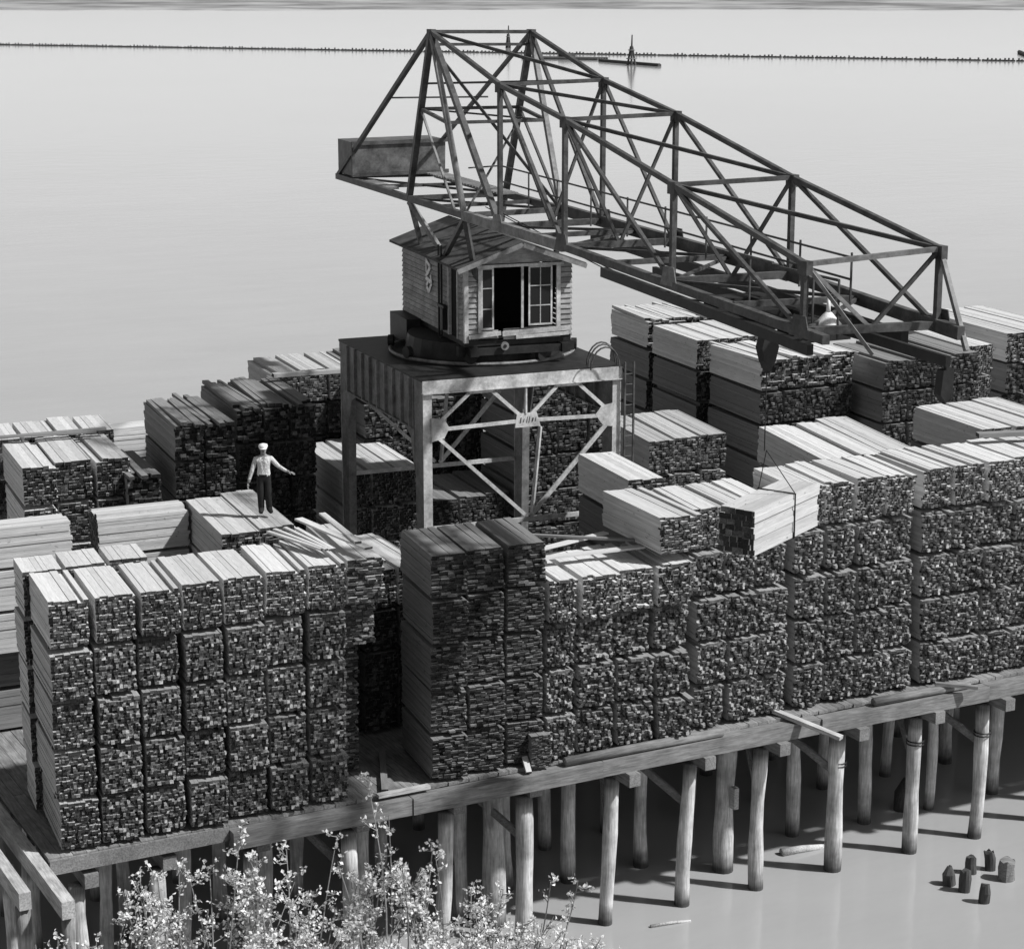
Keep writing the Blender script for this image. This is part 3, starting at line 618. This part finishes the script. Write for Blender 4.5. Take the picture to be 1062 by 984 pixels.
# boom
ZB = 12.4
def xn(y): return 25.3 + .117*(y-3)
def xf(y): return 28.3 + .13*(y-3)
NB = [Vector((xn(y), y, z)) for y, z in ((21.6, ZB), (14.2, ZB), (9.4, ZB), (6.63, ZB), (2.21, ZB), (-3.91, ZB-.02), (-9.8, ZB-.2))]
FB = [Vector((xf(y), y, z)) for y, z in ((20.6, ZB), (14.0, ZB), (9.5, ZB), (6.5, ZB), (1.9, ZB), (-4.25, ZB-.02), (-10.4, ZB-.2))]
N0, F0 = Vector((xn(11.9)-.06, 11.9, 17.29)), Vector((xf(11.5)-.15, 11.5, 17.26))
NTp = [N0] + [NB[3+i] + Vector((0, 0, h)) for i, h in enumerate((3.68, 3.07, 2.09, 1.3))]
FTp = [F0] + [FB[3+i] + Vector((0, 0, h)) for i, h in enumerate((3.74, 3.14, 2.15, 1.5))]
b = MB()
tipN = NB[-1] + (NB[-1]-NB[-2]).normalized()*.9; tipF = FB[-1] + (FB[-1]-FB[-2]).normalized()*.9
b.beam(FB[0], FB[2], .16, .2); b.beam(FB[2], FB[5], .16, .3); b.beam(FB[5], tipF, .16, .26)
boom = ck(b, 'boom', M_STEEL)
b = MB(); b.beam(NB[0], NB[2], .16, .18); ck(b, 'lower_chord', M_STEEL, boom)
b = MB(); b.beam(NB[4], tipN, .16, .18); ck(b, 'lower_chord', M_STEEL, boom)
b = MB(); b.beam(NB[2], NB[4], .18, .26); ck(b, 'lower_chord', M_STEEL2, boom)  # paler tone stands in for sunlight on this length of chord
def mem(p, q, w_, name='truss_member', mat=M_STEEL, kind='beam'):
    b = MB()
    if kind == 'beam': b.beam(p, q, w_, w_)
    else: b.angle(p, q, w_)
    return ck(b, name, mat, boom)
for A in (NTp, FTp):
    for i in range(4): mem(A[i], A[i+1], .11, 'top_chord')
for i in range(5): mem(NTp[i], FTp[i], .1, 'cross_strut', M_STEEL2 if i == 4 else M_STEEL)  # tip strut coloured paler to look sunlit
for i in range(4): mem(NTp[i], FTp[i+1], .085, 'lateral_brace')
mem(N0-Vector((0, 0, .35)), F0-Vector((0, 0, .35)), .08, 'cross_strut')
for i in range(1, 5):
    mem(NTp[i], NB[2+i], .115, 'post'); mem(FTp[i], FB[2+i], .115, 'post')
    mid = (NB[2+i]+FB[2+i])/2
    mem(NTp[i], mid, .075, 'sway_brace', M_STEEL2 if i == 4 else M_STEEL); mem(FTp[i], mid, .075, 'sway_brace')
    mem(NB[2+i], FB[2+i], .16, 'floor_beam')
for i in range(1, 4):
    mem(NTp[i], NB[3+i], .085, 'diagonal'); mem(FTp[i], FB[3+i], .085, 'diagonal')
    m1 = (NB[2+i]+NB[3+i])/2; m2 = (FB[2+i]+FB[3+i])/2
    mem(m1, m2, .12, 'floor_beam'); mem(NB[2+i], m2, .07, 'floor_brace'); mem(m2, NB[3+i], .07, 'floor_brace')
mem(F0, FB[3], .1, 'diagonal'); mem(N0, NB[3], .15, 'mast_leg'); mem(N0-Vector((0, 0, .4)), FB[2], .08, 'diagonal')
mem(N0, NB[1], .17, 'mast_leg'); mem(N0, NB[2], .14, 'mast_leg', M_STEEL2); mem(F0, FB[1], .17, 'mast_leg'); mem(F0, FB[2], .14, 'mast_leg', M_STEEL2)
mem(N0, NB[0], .13, 'back_stay'); mem(F0, FB[0]+Vector((0, 0, .9)), .1, 'back_stay')
mem(NB[1]*.45+N0*.55, FB[1]*.45+F0*.55, .09, 'mast_strut'); mem(NB[2]*.5+N0*.5, FB[2]*.5+F0*.5, .09, 'mast_strut')
mem(NB[1]*.45+N0*.55, NB[2]*.5+N0*.5, .09, 'mast_strut'); mem(FB[1]*.45+F0*.55, FB[2]*.5+F0*.5, .09, 'mast_strut')
mem(NB[1]*.45+N0*.55, FB[2]*.5+F0*.5, .05, 'mast_strut')
mem(NB[0]*.42+N0*.58, FB[0]*.42+F0*.58, .05, 'mast_strut')
mem(FTp[1], NB[1]*.3+N0*.7, .06, 'mast_strut'); mem(NTp[1], FB[1]*.55+F0*.45, .09, 'mast_strut'); mem(FB[1]*.55+F0*.45, NB[2], .05, 'mast_strut')
mem(NB[1]*.45+N0*.55, NB[2]*.85+NB[1]*.15, .06, 'mast_strut', M_STEEL2); mem(FB[1]*.45+F0*.55, FB[2], .07, 'mast_strut')
for i in range(3):
    mem(NB[i], FB[i], .14, 'floor_beam')
    if i < 2: mem(NB[i], FB[i+1], .07, 'floor_brace'); mem((NB[i]+NB[i+1])/2, (FB[i]+FB[i+1])/2, .1, 'floor_beam')
for p in NTp + FTp:
    b = MB(); b.box(p.x-.075, p.x+.075, p.y-.15, p.y+.15, p.z-.2, p.z+.07); ck(b, 'gusset', M_STEEL, boom)
# legs that carry the boom through the cab roof
for p, q, mt in ((NB[1], (27.5, 14.1, 9.0), M_STEEL), (NB[1]+Vector((0, 0, -.1)), (27.0, 12.9, 11.0), M_STEEL2), (NB[2], (27.15, 9.2+1.1, 9.0), M_STEEL), (NB[2]+Vector((0, 0, -.1)), (26.6, 11.8, 10.95), M_STEEL),
                 (FB[1], (29.3, 14.3, 9.0), M_STEEL), (FB[2], (29.2, 10.3, 9.0), M_STEEL)):
    b = MB(); b.beam(p, q, .13, .13); ck(b, 'support_leg', mt, boom)
# trolley rails and the monorail under the boom
mid_at = lambda y: Vector(((xn(y)+xf(y))/2, y, ZB))
b = MB(); b.beam(Vector((xn(.5)+.3, .5, ZB-.42)), Vector((xn(-9.6)+.3, -9.6, ZB-.62)), .14, .22); b.beam(Vector((xf(6)-.5, 6, ZB-.3)), Vector((xf(-10)-.5, -10, ZB-.48)), .16, .26); ck(b, 'trolley_rail', M_BLACK, boom)
b = MB(); b.beam(mid_at(0)-Vector((0, 0, .4)), mid_at(-12.9)-Vector((0, 0, .38)), .1, .2); ck(b, 'monorail', M_BLACK, boom)
for y in (-4.8, -6.5, -8.2):
    b = MB(); p = mid_at(y); b.box(p.x-.9, p.x+.5, y-.3, y+.3, ZB-.72, ZB-.3); ck(b, 'trolley_winch', M_BLACK, boom)
HX, HY = 25.95, -5.5
b = MB()
for dx in (.5, .62): b.tube([(xn(9)+dx, 9, ZB+.25), (xn(-2)+dx, -2, ZB-.62), (HX-.1, HY, ZB-.55)], .014, 5)
ck(b, 'winch_cable', M_BLACK, boom)
for i in range(3, 7):                                               # gusset plates at the foot of every post
    for q in (NB[i], FB[i]):
        b = MB(); e = Vector((.1, 0, 0)) if q is NB[i] else Vector((-.1, 0, 0)); q0 = q - e
        b.poly([q0+Vector((0, -.34, -.1)), q0+Vector((0, .34, -.1)), q0+Vector((0, .2, .32)), q0+Vector((0, -.2, .32))], (.02, 0, 0)); ck(b, 'gusset', M_STEEL2 if i % 2 else M_STEEL, boom)
# counterweight
b = MB(); y0, y1 = 19.7, 21.5
b.quad8([(xn(y0), y0, ZB+.14), (xf(y0), y0, ZB+.14), (xf(y1), y1, ZB+.14), (xn(y1), y1, ZB+.14), (xn(y0)-.02, y0, ZB+1.22), (xf(y0)+.02, y0, ZB+1.22), (xf(y1), y1, ZB+1.22), (xn(y1), y1, ZB+1.22)])
cwt = ck(b, 'counterweight', M_CWT)
b = MB(); b.beam((xn(y0)-.1, y0-.04, ZB+1.2), (xf(y0)+.1, y0-.04, ZB+1.2), .08, .12); b.beam((xn(y0)-.1, y0-.04, ZB+.2), (xf(y0)+.1, y0-.04, ZB+.2), .08, .12); b.beam((xn(y0)-.06, y0-.05, ZB+.2), (xn(y0)-.06, y0-.05, ZB+1.2), .1, .08); ck(b, 'box_frame', M_STEEL, cwt)
b = MB()
for k in range(26):
    y = 12.6 + k*.27; b.box(xf(y)-.75, xf(y)-.12, y, y+.15, ZB+.14, ZB+.19)
ck(b, 'walkway', M_CAP, boom)
b = MB()
for k in range(12):
    y = 17.2 + k*.22; b.box(xn(y)+.12, xn(y)+.7, y, y+.13, ZB-.05, ZB+.02)
ck(b, 'walkway', M_CAP, boom)
b = MB(); ys = [12.5, 10.2, 8, 5.6, 3.2, .9, -1.4, -3.7, -6, -8.2]
for y in ys: b.beam((xf(y)-.75, y, ZB), (xf(y)-.75, y, ZB+1.0), .035, .035)
for h in (.55, 1.0): b.beam((xf(12.5)-.75, 12.5, ZB+h), (xf(-8.2)-.75, -8.2, ZB+h-.1), .04, .04)
b.beam((xf(12.5)-.75, 12.5, ZB+1), (xf(12.5)-1.9, 12.3, ZB+1), .04, .04); ck(b, 'handrail', M_STEEL, boom)
b = MB()
for y in (-8.9, -9.9, -6.2): b.beam((xn(y)+.75, y, ZB-.4), (xn(y)+.75, y, ZB+.75), .035, .035)
b.beam((xn(-5.4)+.75, -5.4, ZB+.75), (xn(-7.2)+.75, -7.2, ZB+.75), .05, .05); b.beam((xn(-7.5)+.75, -7.5, ZB+.7), (xn(-9.9)+.75, -9.9, ZB+.75), .05, .05); ck(b, 'handrail', M_STEEL, boom)
b = MB(); tl = FB[-1] + Vector((-.05, -1.0, -.35)); b.beam(FTp[-1], tl, .09, .09); ck(b, 'tip_leg', M_STEEL2, boom)
b = MB(); tl = NB[-1] + Vector((1.0, -.9, -.4)); b.beam(NTp[-1], tl, .07, .07); ck(b, 'tip_leg', M_STEEL2, boom)
# lamp under the boom
b = MB(); lp = Vector((xn(-9.2)+.95, -9.2, ZB-.12)); b.tube([lp+Vector((0, 0, .42)), lp+Vector((0, 0, .12))], [.03, .05], 8); b.tube([lp+Vector((0, 0, .14)), lp+Vector((0, 0, .1)), lp-Vector((0, 0, .18))], [.06, .1, .34], 20, False); ck(b, 'lamp_shade', M_ENAMEL, boom, True)
# hoist
b = MB()
for dx in (-.12, .12): b.tube([(HX+dx, HY, ZB-.6), (HX+dx, HY, 11.25)], .02, 6)
b.tube([(HX, HY, 10.55), (HX, HY, 8.75)], .014, 6); ck(b, 'hoist_cable', M_BLACK)
b = MB(); b.poly([(HX-.15, HY-.13, 11.3), (HX+.15, HY-.13, 11.3), (HX+.22, HY-.13, 11.05), (HX+.14, HY-.13, 10.75), (HX, HY-.13, 10.5), (HX-.13, HY-.13, 10.75), (HX-.22, HY-.13, 11.05)], (0, .26, 0)); ck(b, 'hook_block', M_BLACK)
tp = mid_at(-12.8)
b = MB(); tp.z = ZB-.4; b.tube([tp, tp-Vector((0, 0, .4))], .03, 6); b.poly([tp+Vector((-.1, -.1, -.15)), tp+Vector((.14, -.1, -.12)), tp+Vector((.13, -.1, -.62)), tp+Vector((-.02, -.1, -.76)), tp+Vector((-.15, -.1, -.6))], (0, .2, 0)); ck(b, 'tip_hook_block', M_BLACK)

# the load hung from the hook, with its sling
LA = R(28.6); lz = 6.78
o = bpy.data.objects.new('hanging_lumber_load', None); COL.objects.link(o)
load = o; lc = Vector((26.1, -5.56, lz)); load.location = lc; load.rotation_euler = (0, 0, LA)
tag(load, 'bright sided lumber load hanging from the crane hook in front of the stacks', 'lumber load')
lm = bundle_mesh('boards', 3.1, .15, .13, .03, 777, w=.88, h=.98); lm.materials.append(M_MID)
c = bpy.data.objects.new('boards', lm); COL.objects.link(c); c.parent = load; c.rotation_euler = (0, 0, R(-90)); c.location = (-1.55, 0, 0)
b = MB()
for x in (.3,):
    b.tube([(x, -.46, -.01), (x, -.46, 1.0), (x, .46, 1.0), (x, .46, -.01), (x, -.46, -.01)], .02, 6)
b.tube([(-.25, 0, 2.02), (.3, -.44, 1.02)], .011, 6); b.tube([(-.25, 0, 2.02), (.3, .44, 1.02)], .011, 6)
b.obj('sling', M_BLACK, load)

# pale bundle perched on the ragged stack
pb = bpy.data.objects.new('lumber_bundle', vmesh('square', 3, M_FRESH)); COL.objects.link(pb)
PERCH = pb; pb.location = (27.38, .1, 4.9); pb.scale = (1.2, 1.28, .84); pb.rotation_euler = (0, 0, R(-3))
tag(pb, 'pale neat lumber bundle perched alone above the ragged stack, left of the hanging load', 'lumber bundle', 'lumber bundles in the ragged stack right of the weathered one')

# ------------------------------------------------------------------ the man on the lumber
def skin_mesh(name, verts, edges, rad, root, sub=2):
    me = bpy.data.meshes.new(name); me.from_pydata(verts, edges, []); o = bpy.data.objects.new(name, me); COL.objects.link(o)
    m = o.modifiers.new('s', 'SKIN'); m.use_smooth_shade = True
    for i, sv in enumerate(me.skin_vertices[0].data):
        r = rad[i]; sv.radius = r if isinstance(r, tuple) else (r, r); sv.use_root = (i == root)
    s2 = o.modifiers.new('d', 'SUBSURF'); s2.levels = sub; s2.render_levels = sub
    dg = bpy.context.evaluated_depsgraph_get(); out = bpy.data.meshes.new_from_object(o.evaluated_get(dg))
    bpy.data.objects.remove(o); return out
man = tag(empty('person', (18.5, 5.55, 5.715), R(-22)), 'man in white shirt and white cap standing on pale lumber with one arm held out', 'person')
V = [(0, 0, .95), (0, 0, 1.12), (0, -.01, 1.3), (0, 0, 1.42), (0, 0, 1.5), (0, -.015, 1.57), (0, -.02, 1.67),
     (-.19, 0, 1.4), (-.28, -.02, 1.14), (-.36, -.06, .9), (-.385, -.08, .8),
     (.19, 0, 1.4), (.36, -.06, 1.22), (.55, -.16, 1.12), (.64, -.2, 1.09),
     (-.085, 0, .88), (-.09, -.02, .5), (-.085, .02, .1), (-.1, -.17, .05),
     (.085, 0, .88), (.1, -.03, .5), (.11, .02, .1), (.17, -.15, .05)]
E_ = [(0, 1), (1, 2), (2, 3), (3, 4), (4, 5), (5, 6), (3, 7), (7, 8), (8, 9), (9, 10), (3, 11), (11, 12), (12, 13), (13, 14), (0, 15), (15, 16), (16, 17), (17, 18), (0, 19), (19, 20), (20, 21), (21, 22)]
RD = [(.16, .12), (.165, .12), (.185, .13), (.14, .095), .055, (.075, .09), (.08, .095), .075, .058, .045, .036, .075, .056, .043, .034, .115, .1, .082, .055, .115, .1, .082, .055]
body = skin_mesh('body', V, E_, RD, 0)
for m in (M_SKIN, M_SHIRT, M_TROUS, M_BOOT): body.materials.append(m)
for p in body.polygons:
    x, y, z = p.center; p.use_smooth = True
    arm = abs(x) > .22
    if not arm: p.material_index = 3 if z < .1 else 2 if z < 1.0 else 1 if z < 1.47 else 0
    else: p.material_index = 0 if (z < .9 and x < 0) or x > .57 else 1
    if not arm and z < .1: p.material_index = 3
    if z > 1.3 and y < -.04 and abs(x) < .065*(z-1.28)/.17: p.material_index = 0
o = bpy.data.objects.new('body', body); COL.objects.link(o); o.parent = man
def hand(base, d, n, sgn, name='hand'):
    d = Vector(d).normalized(); n = Vector(n).normalized(); s_ = d.cross(n)
    vv = []; ee = []; rr = []
    base = Vector(base); vv.append(base); rr.append(.03); vv.append(base + d*.08); rr.append((.042, .02)); ee.append((0, 1))
    for k, (off, L) in enumerate(((-.033, .07), (-.011, .082), (.011, .078), (.033, .06))):
        r0 = base + d*.085 + s_*off; i = len(vv); vv += [r0, r0 + d*L*.5 + n*.006, r0 + d*L + n*.025]; rr += [.011, .0095, .008]; ee += [(1, i), (i, i+1), (i+1, i+2)]
    i = len(vv); vv += [base + d*.03 + s_*sgn*.045, base + d*.07 + s_*sgn*.075 + n*.02]; rr += [.014, .011]; ee += [(0, i), (i, i+1)]
    me = skin_mesh(name, [tuple(q) for q in vv], ee, rr, 0, 1); me.materials.append(M_SKIN)
    o = bpy.data.objects.new(name, me); COL.objects.link(o); o.parent = man
hand((-.385, -.08, .8), (-.2, -.15, -1), (.9, -.3, 0), 1); hand((.63, -.197, 1.093), (1, -.35, -.25), (0, .2, -1), -1)
b = MB(); b.tube([(0, -.03, 1.685), (0, -.03, 1.72), (0, -.03, 1.775), (0, -.03, 1.8)], [.102, .115, .108, .03], 18); b.poly([(-.1, -.1, 1.685), (-.06, -.19, 1.672), (.06, -.19, 1.672), (.1, -.1, 1.685)], (0, 0, .014)); b.obj('cap', M_WHITE, man, True)
b = MB(); b.tube([(0, -.02, 1.62), (0, .01, 1.67), (0, .0, 1.7)], [.06, .098, .1], 14); b.obj('hair', M_HAIR, man, True).location = (0, .025, 0)
for sx in (-.03, .03):
    b = MB(); b.tube([(sx, -.106, 1.645), (sx, -.116, 1.645)], .011, 8); b.obj('eye', M_HAIR, man)
b = MB(); b.poly([(-.014, -.105, 1.615), (.014, -.105, 1.615), (0, -.1, 1.655)], (0, -.028, -.006)); b.obj('nose', M_SKIN, man)
b = MB(); b.box(-.028, .028, -.113, -.1, 1.586, 1.594); b.obj('mouth', M_HAIR, man)
for sx in (-1, 1):
    b = MB(); b.box(sx*.078-.008, sx*.078+.008, -.02, .02, 1.61, 1.67); b.obj('ear', M_SKIN, man)
b = MB(); b.tube([(.155*math.cos(t), .115*math.sin(t), 1.0) for t in [2*math.pi*k/20 for k in range(21)]], .02, 6, False); b.obj('belt', M_BOOT, man, True)

# ------------------------------------------------------------------ things in the water
stubs = [(34.82, -1.85, 'tapered dark pile stub in the water, leftmost of the six', .17, .5, .4), (34.91, -2.38, 'mottled pile stub in the water beside the leftmost one', .16, .6, 1), (35.83, -1.54, 'narrow dark pile stub in the water, farthest out of the six', .15, .48, 1),
         (36.45, -1.6, 'dark pile stub close to the pale-topped one in the water', .15, .52, 1), (36.4, -2.29, 'pale-topped thick pile stub in the water, rightmost of the six', .22, .55, 1), (34.93, -3.14, 'split pile stub in the water, lowest of the six', .15, .5, .8)]
for k, (x, y, lab, r, h, tp_) in enumerate(stubs):
    b = MB(); b.tube([(0, 0, -.8), (0.01, 0, 0), (.02*(k % 3), 0, h*.6), (.03, .01, h)], [r, r*1.02, r, r*.95*tp_], 12)
    b.v = [(vx*(1+rd.uniform(-.09, .09)), vy*(1+rd.uniform(-.09, .09)), vz + (rd.uniform(-.06, .05) if vz > h*.8 else 0)) for vx, vy, vz in b.v]
    o = b.obj('pile_stub', M_POST if k != 4 else M_CAP); o.location = (x, y, WZ); o.rotation_euler = (rd.uniform(-.08, .08), rd.uniform(-.08, .08), k)
    tag(o, lab, 'pile stub', 'pile stubs in the water')
def floating(p, q, r0, r1, lab, m):
    b = MB(); p = Vector(p); q = Vector(q); b.tube([(0, 0, 0), tuple((q-p)*.5+Vector((0, 0, .03))), tuple(q-p)], [r0, (r0+r1)/2, r1], 10); o = b.obj('floating_log', m, smooth=True); o.location = p; tag(o, lab, 'log')
floating((31.98, 1.85, WZ+.05), (33.3, 1.7, WZ+.04), .14, .07, 'short pale log floating by the piles under the dock', M_TRES)
floating((26.4, -.37, WZ+.02), (27.5, -.54, WZ+.01), .05, .03, 'thin pale stick floating in front of the dock', M_TRES)
b = MB(); b.tube([(0, 0, .2), (.2, .1, .75), (.25, .1, 1.2)], [.22, .3, .1], 10); o = b.obj('broken_pile', M_POST, smooth=True); o.location = (36.9, 2.9, WZ-.3); tag(o, 'bulbous broken dark pile stump just under the dock at right', 'pile stub')

# log boom far across the river
boomA, boomB = Vector((140.0, 696.8, WZ)), Vector((420.0, 360.2, WZ))
lb = tag(empty('log_boom', boomA), 'thin dark line of chained boom logs with pegs far across the river', 'log boom')
dv = boomB - boomA; nseg = 48; rp = random.Random(12)
for k in range(nseg):
    p = dv*(k/nseg); q = dv*((k+.97)/nseg); b = MB(); b.tube([p+Vector((0, 0, .1)), q+Vector((0, 0, .1))], .26, 7)
    for j in range(8):
        t = p + (q-p)*((j+.5+rp.uniform(-.15, .15))/8); h = rp.uniform(.4, .85); b.box(t.x-.17, t.x+.17, t.y-.17, t.y+.17, 0, h)
    b.obj('boom_log', M_POST, lb)
# channel markers
def marker(x, y, h, wd, lab):
    mk = tag(empty('channel_marker', (x, y, WZ)), lab, 'marker')
    b = MB()
    for k in range(6):
        t = k*math.pi/3; b.tube([(wd*math.cos(t), wd*math.sin(t), -1), (.25*math.cos(t), .25*math.sin(t), h*.62)], [.3, .22], 7)
    b.obj('pile_cluster', M_POST, mk); b = MB(); b.tube([(0, 0, h*.4), (0.1, 0, h)], [.28, .16], 7); b.obj('pole', M_POST, mk)
    b = MB()
    for z in (h*.22, h*.5): b.tube([((wd*(1-z/h*1.2)+.3)*math.cos(t), (wd*(1-z/h*1.2)+.3)*math.sin(t), z) for t in [2*math.pi*k/12 for k in range(13)]], .12, 5, False)
    b.obj('cable_lashing', M_STEEL2, mk)
marker(282.2, 429.1, 7.6, 1.3, 'dark tapering marker pole on a pile cluster, right of the boom truss, far out')
marker(311.1, 552.0, 6.8, .8, 'dark marker pole seen behind the crane mast, far out on the river')
bd = dv.normalized()
br = tag(empty('log_raft', (288, 468, WZ)), 'low dark raft of logs moored far out beside the marker pole', 'raft')
for k in range(9):
    off = Vector((bd.y, -bd.x, 0))*(k*.75-3); b = MB(); s0 = rp.uniform(-1, 1); b.tube([bd*(-15+s0)+off+Vector((0, 0, .2)), bd*(7+s0)+off+Vector((0, 0, .2))], .38, 7); b.obj('raft_log', M_POST, br)
b = MB(); b.box(-2, 1.5, 3, 6.5, .5, 1.3); b.obj('raft_shed', M_POST, br)
b = MB(); p = Vector((286.2, 452, 0)); q = Vector((285.0, 420, 0)); b.tube([(0, 0, .2), tuple(q-p+Vector((0, 0, .2)))], .55, 7); o = b.obj('boom_stick', M_POST); o.location = (p.x, p.y, WZ); tag(o, 'long log floating between the raft and the marker pole', 'log')
b = MB(); b.tube([(0, 0, .2), (30, 42, .4)], .6, 7); o = b.obj('boom_stick', M_POST); o.location = (392, 402, WZ); tag(o, 'slanting log lying off the far right end of the boom', 'log')

# ------------------------------------------------------------------ saplings in front of the dock
def sapling(x, y, z0, tops, seed, nleaf, lab, size=.095):
    nleaf = int(nleaf*1.8)
    r = random.Random(seed); root = tag(empty('sapling', (x, y, z0)), lab, 'sapling', 'saplings in front of the dock')
    tw = MB(); lf = MB()
    def leaf(p, s):
        d = Vector((r.gauss(0, 1), r.gauss(0, 1), r.gauss(.35, .7))).normalized(); o_ = d.orthogonal().normalized(); o_ = (Matrix.Rotation(r.uniform(0, 6.28), 3, d) @ o_); n_ = d.cross(o_)
        n = len(lf.v); wv = o_*s*.36; up_ = n_*s*.1
        lf.v += [tuple(p), tuple(p+d*s*.5+wv+up_), tuple(p+d*s), tuple(p+d*s*.5-wv+up_)]; lf.f += [(n, n+1, n+2), (n, n+2, n+3)]
    per = max(10, nleaf // max(1, len(tops)))
    for (tx, ty, tz) in tops:
        tipv = Vector((tx-x, ty-y, tz-z0)); b0 = Vector((r.gauss(0, .15), r.gauss(0, .15), 0)); pts = []
        bend = Vector((r.gauss(0, .25), r.gauss(0, .25), 0))
        for k in range(8):
            t = k/7; pts.append(b0 + (tipv-b0)*t + bend*math.sin(math.pi*t))
        tw.tube(pts, [.024*(1-.75*k/7) + .004 for k in range(8)], 5, False)
        H = tipv.length; left = per
        while left > 0:
            t = 1 - r.random()**1.35 * .8; k = min(6, int(t*7)); p0 = pts[k].lerp(pts[k+1], t*7-k)
            ln = r.uniform(.2, .95)*(1.12-t*.75); dr = Vector((r.gauss(0, 1), r.gauss(0, 1), r.uniform(.2, 1.3))).normalized(); p1 = p0 + dr*ln
            tw.tube([p0, p0.lerp(p1, .5)+Vector((0, 0, -.02)), p1], [.013, .01, .006], 4, False)
            for q in (.45, .75, 1.0):
                for _ in range(r.randint(2, 5)):
                    leaf(p0.lerp(p1, q) + Vector((r.gauss(0, .035), r.gauss(0, .035), r.gauss(0, .035))), size*r.uniform(.6, 1.25)); left -= 1
    tw.obj('twigs', M_TWIG, root); lf.obj('leaves', M_LEAF, root)
rt_ = random.Random(77)
def T(x, y, z, n, sx=.5, dz=.5):
    sx *= 1.45; n += 3; return [(x+rt_.gauss(0, sx), y+rt_.gauss(0, .3), z-abs(rt_.gauss(0, dz))) for _ in range(n)]
sapling(11.6, -4.2, -4.4, T(11.6, -4, .6, 7, .35, .7), 1, 900, 'leafy pale sapling at the foot of the dock corner')
sapling(13.0, -4.2, -4.4, T(12.9, -4, 1.0, 8, .4, .7), 2, 1200, 'bushy pale sapling right of the one at the dock corner')
sapling(14.3, -4.2, -4.4, [(14.15, -4, 1.75)] + T(14.2, -4, 1.1, 8, .4, .6), 3, 1200, 'tall pale sapling with one shoot above the dock edge')
sapling(15.6, -4.1, -4.4, [(16.3, -4, 1.1)] + T(15.6, -4, .0, 7, .45, .5), 4, 900, 'sparse sapling between two bright front piles')
sapling(17.1, -4.0, -4.4, [(17.0, -4, 2.3), (17.5, -4, 1.3)] + T(17.2, -4, .5, 7, .4, .6), 5, 1000, 'tallest sapling, its shoot reaching the deck gap')
sapling(18.4, -4.0, -4.4, T(18.3, -4, .2, 7, .4, .6), 6, 900, 'leafy sapling below the weathered stack')
sapling(19.7, -3.9, -4.5, T(19.7, -4, -.9, 7, .4, .5), 7, 800, 'low sapling below the ragged stack')
sapling(21.0, -3.8, -4.5, [(21.5, -4, -1.0), (22.2, -4, -1.2)] + T(21.0, -4, -2.0, 6, .4, .4), 8, 600, 'low sapling with two thin shoots over the water')
sapling(22.3, -3.8, -4.6, [(22.7, -4, -2.9)] + T(22.1, -4, -2.7, 5, .35, .3), 9, 350, 'smallest sapling at the water end of the thicket')
sapling(10.1, -4.2, -4.4, T(10.1, -4, .2, 6, .3, .6), 10, 600, 'pale sapling in front of the trestle posts')
sapling(12.3, -5.4, -4.0, T(12.4, -5.4, -.2, 8, .6, .5), 11, 1100, 'low front sapling nearest the bottom left corner')
sapling(14.6, -5.3, -4.0, T(14.4, -5.3, -.5, 8, .7, .4), 13, 1100, 'low front sapling in the middle of the thicket')
sapling(18.6, -5.0, -4.1, T(18.7, -5.0, -1.3, 8, .7, .4), 14, 1000, 'low front sapling below the weathered stack corner')
sapling(16.4, -5.2, -4.0, T(16.4, -5.2, -.9, 8, .7, .4), 12, 1100, 'low front sapling before the tallest one')
sapling(13.5, -5.4, -4.0, T(13.4, -5.4, -.3, 8, .6, .4), 15, 1100, 'low front sapling below the big left stack')
sapling(17.5, -5.1, -4.1, T(17.5, -5.1, -1.0, 8, .6, .4), 16, 1000, 'low front sapling below the deck gap')
sapling(20.3, -4.7, -4.3, T(20.2, -4.7, -2.0, 7, .6, .3), 17, 800, 'low front sapling nearest the open water')
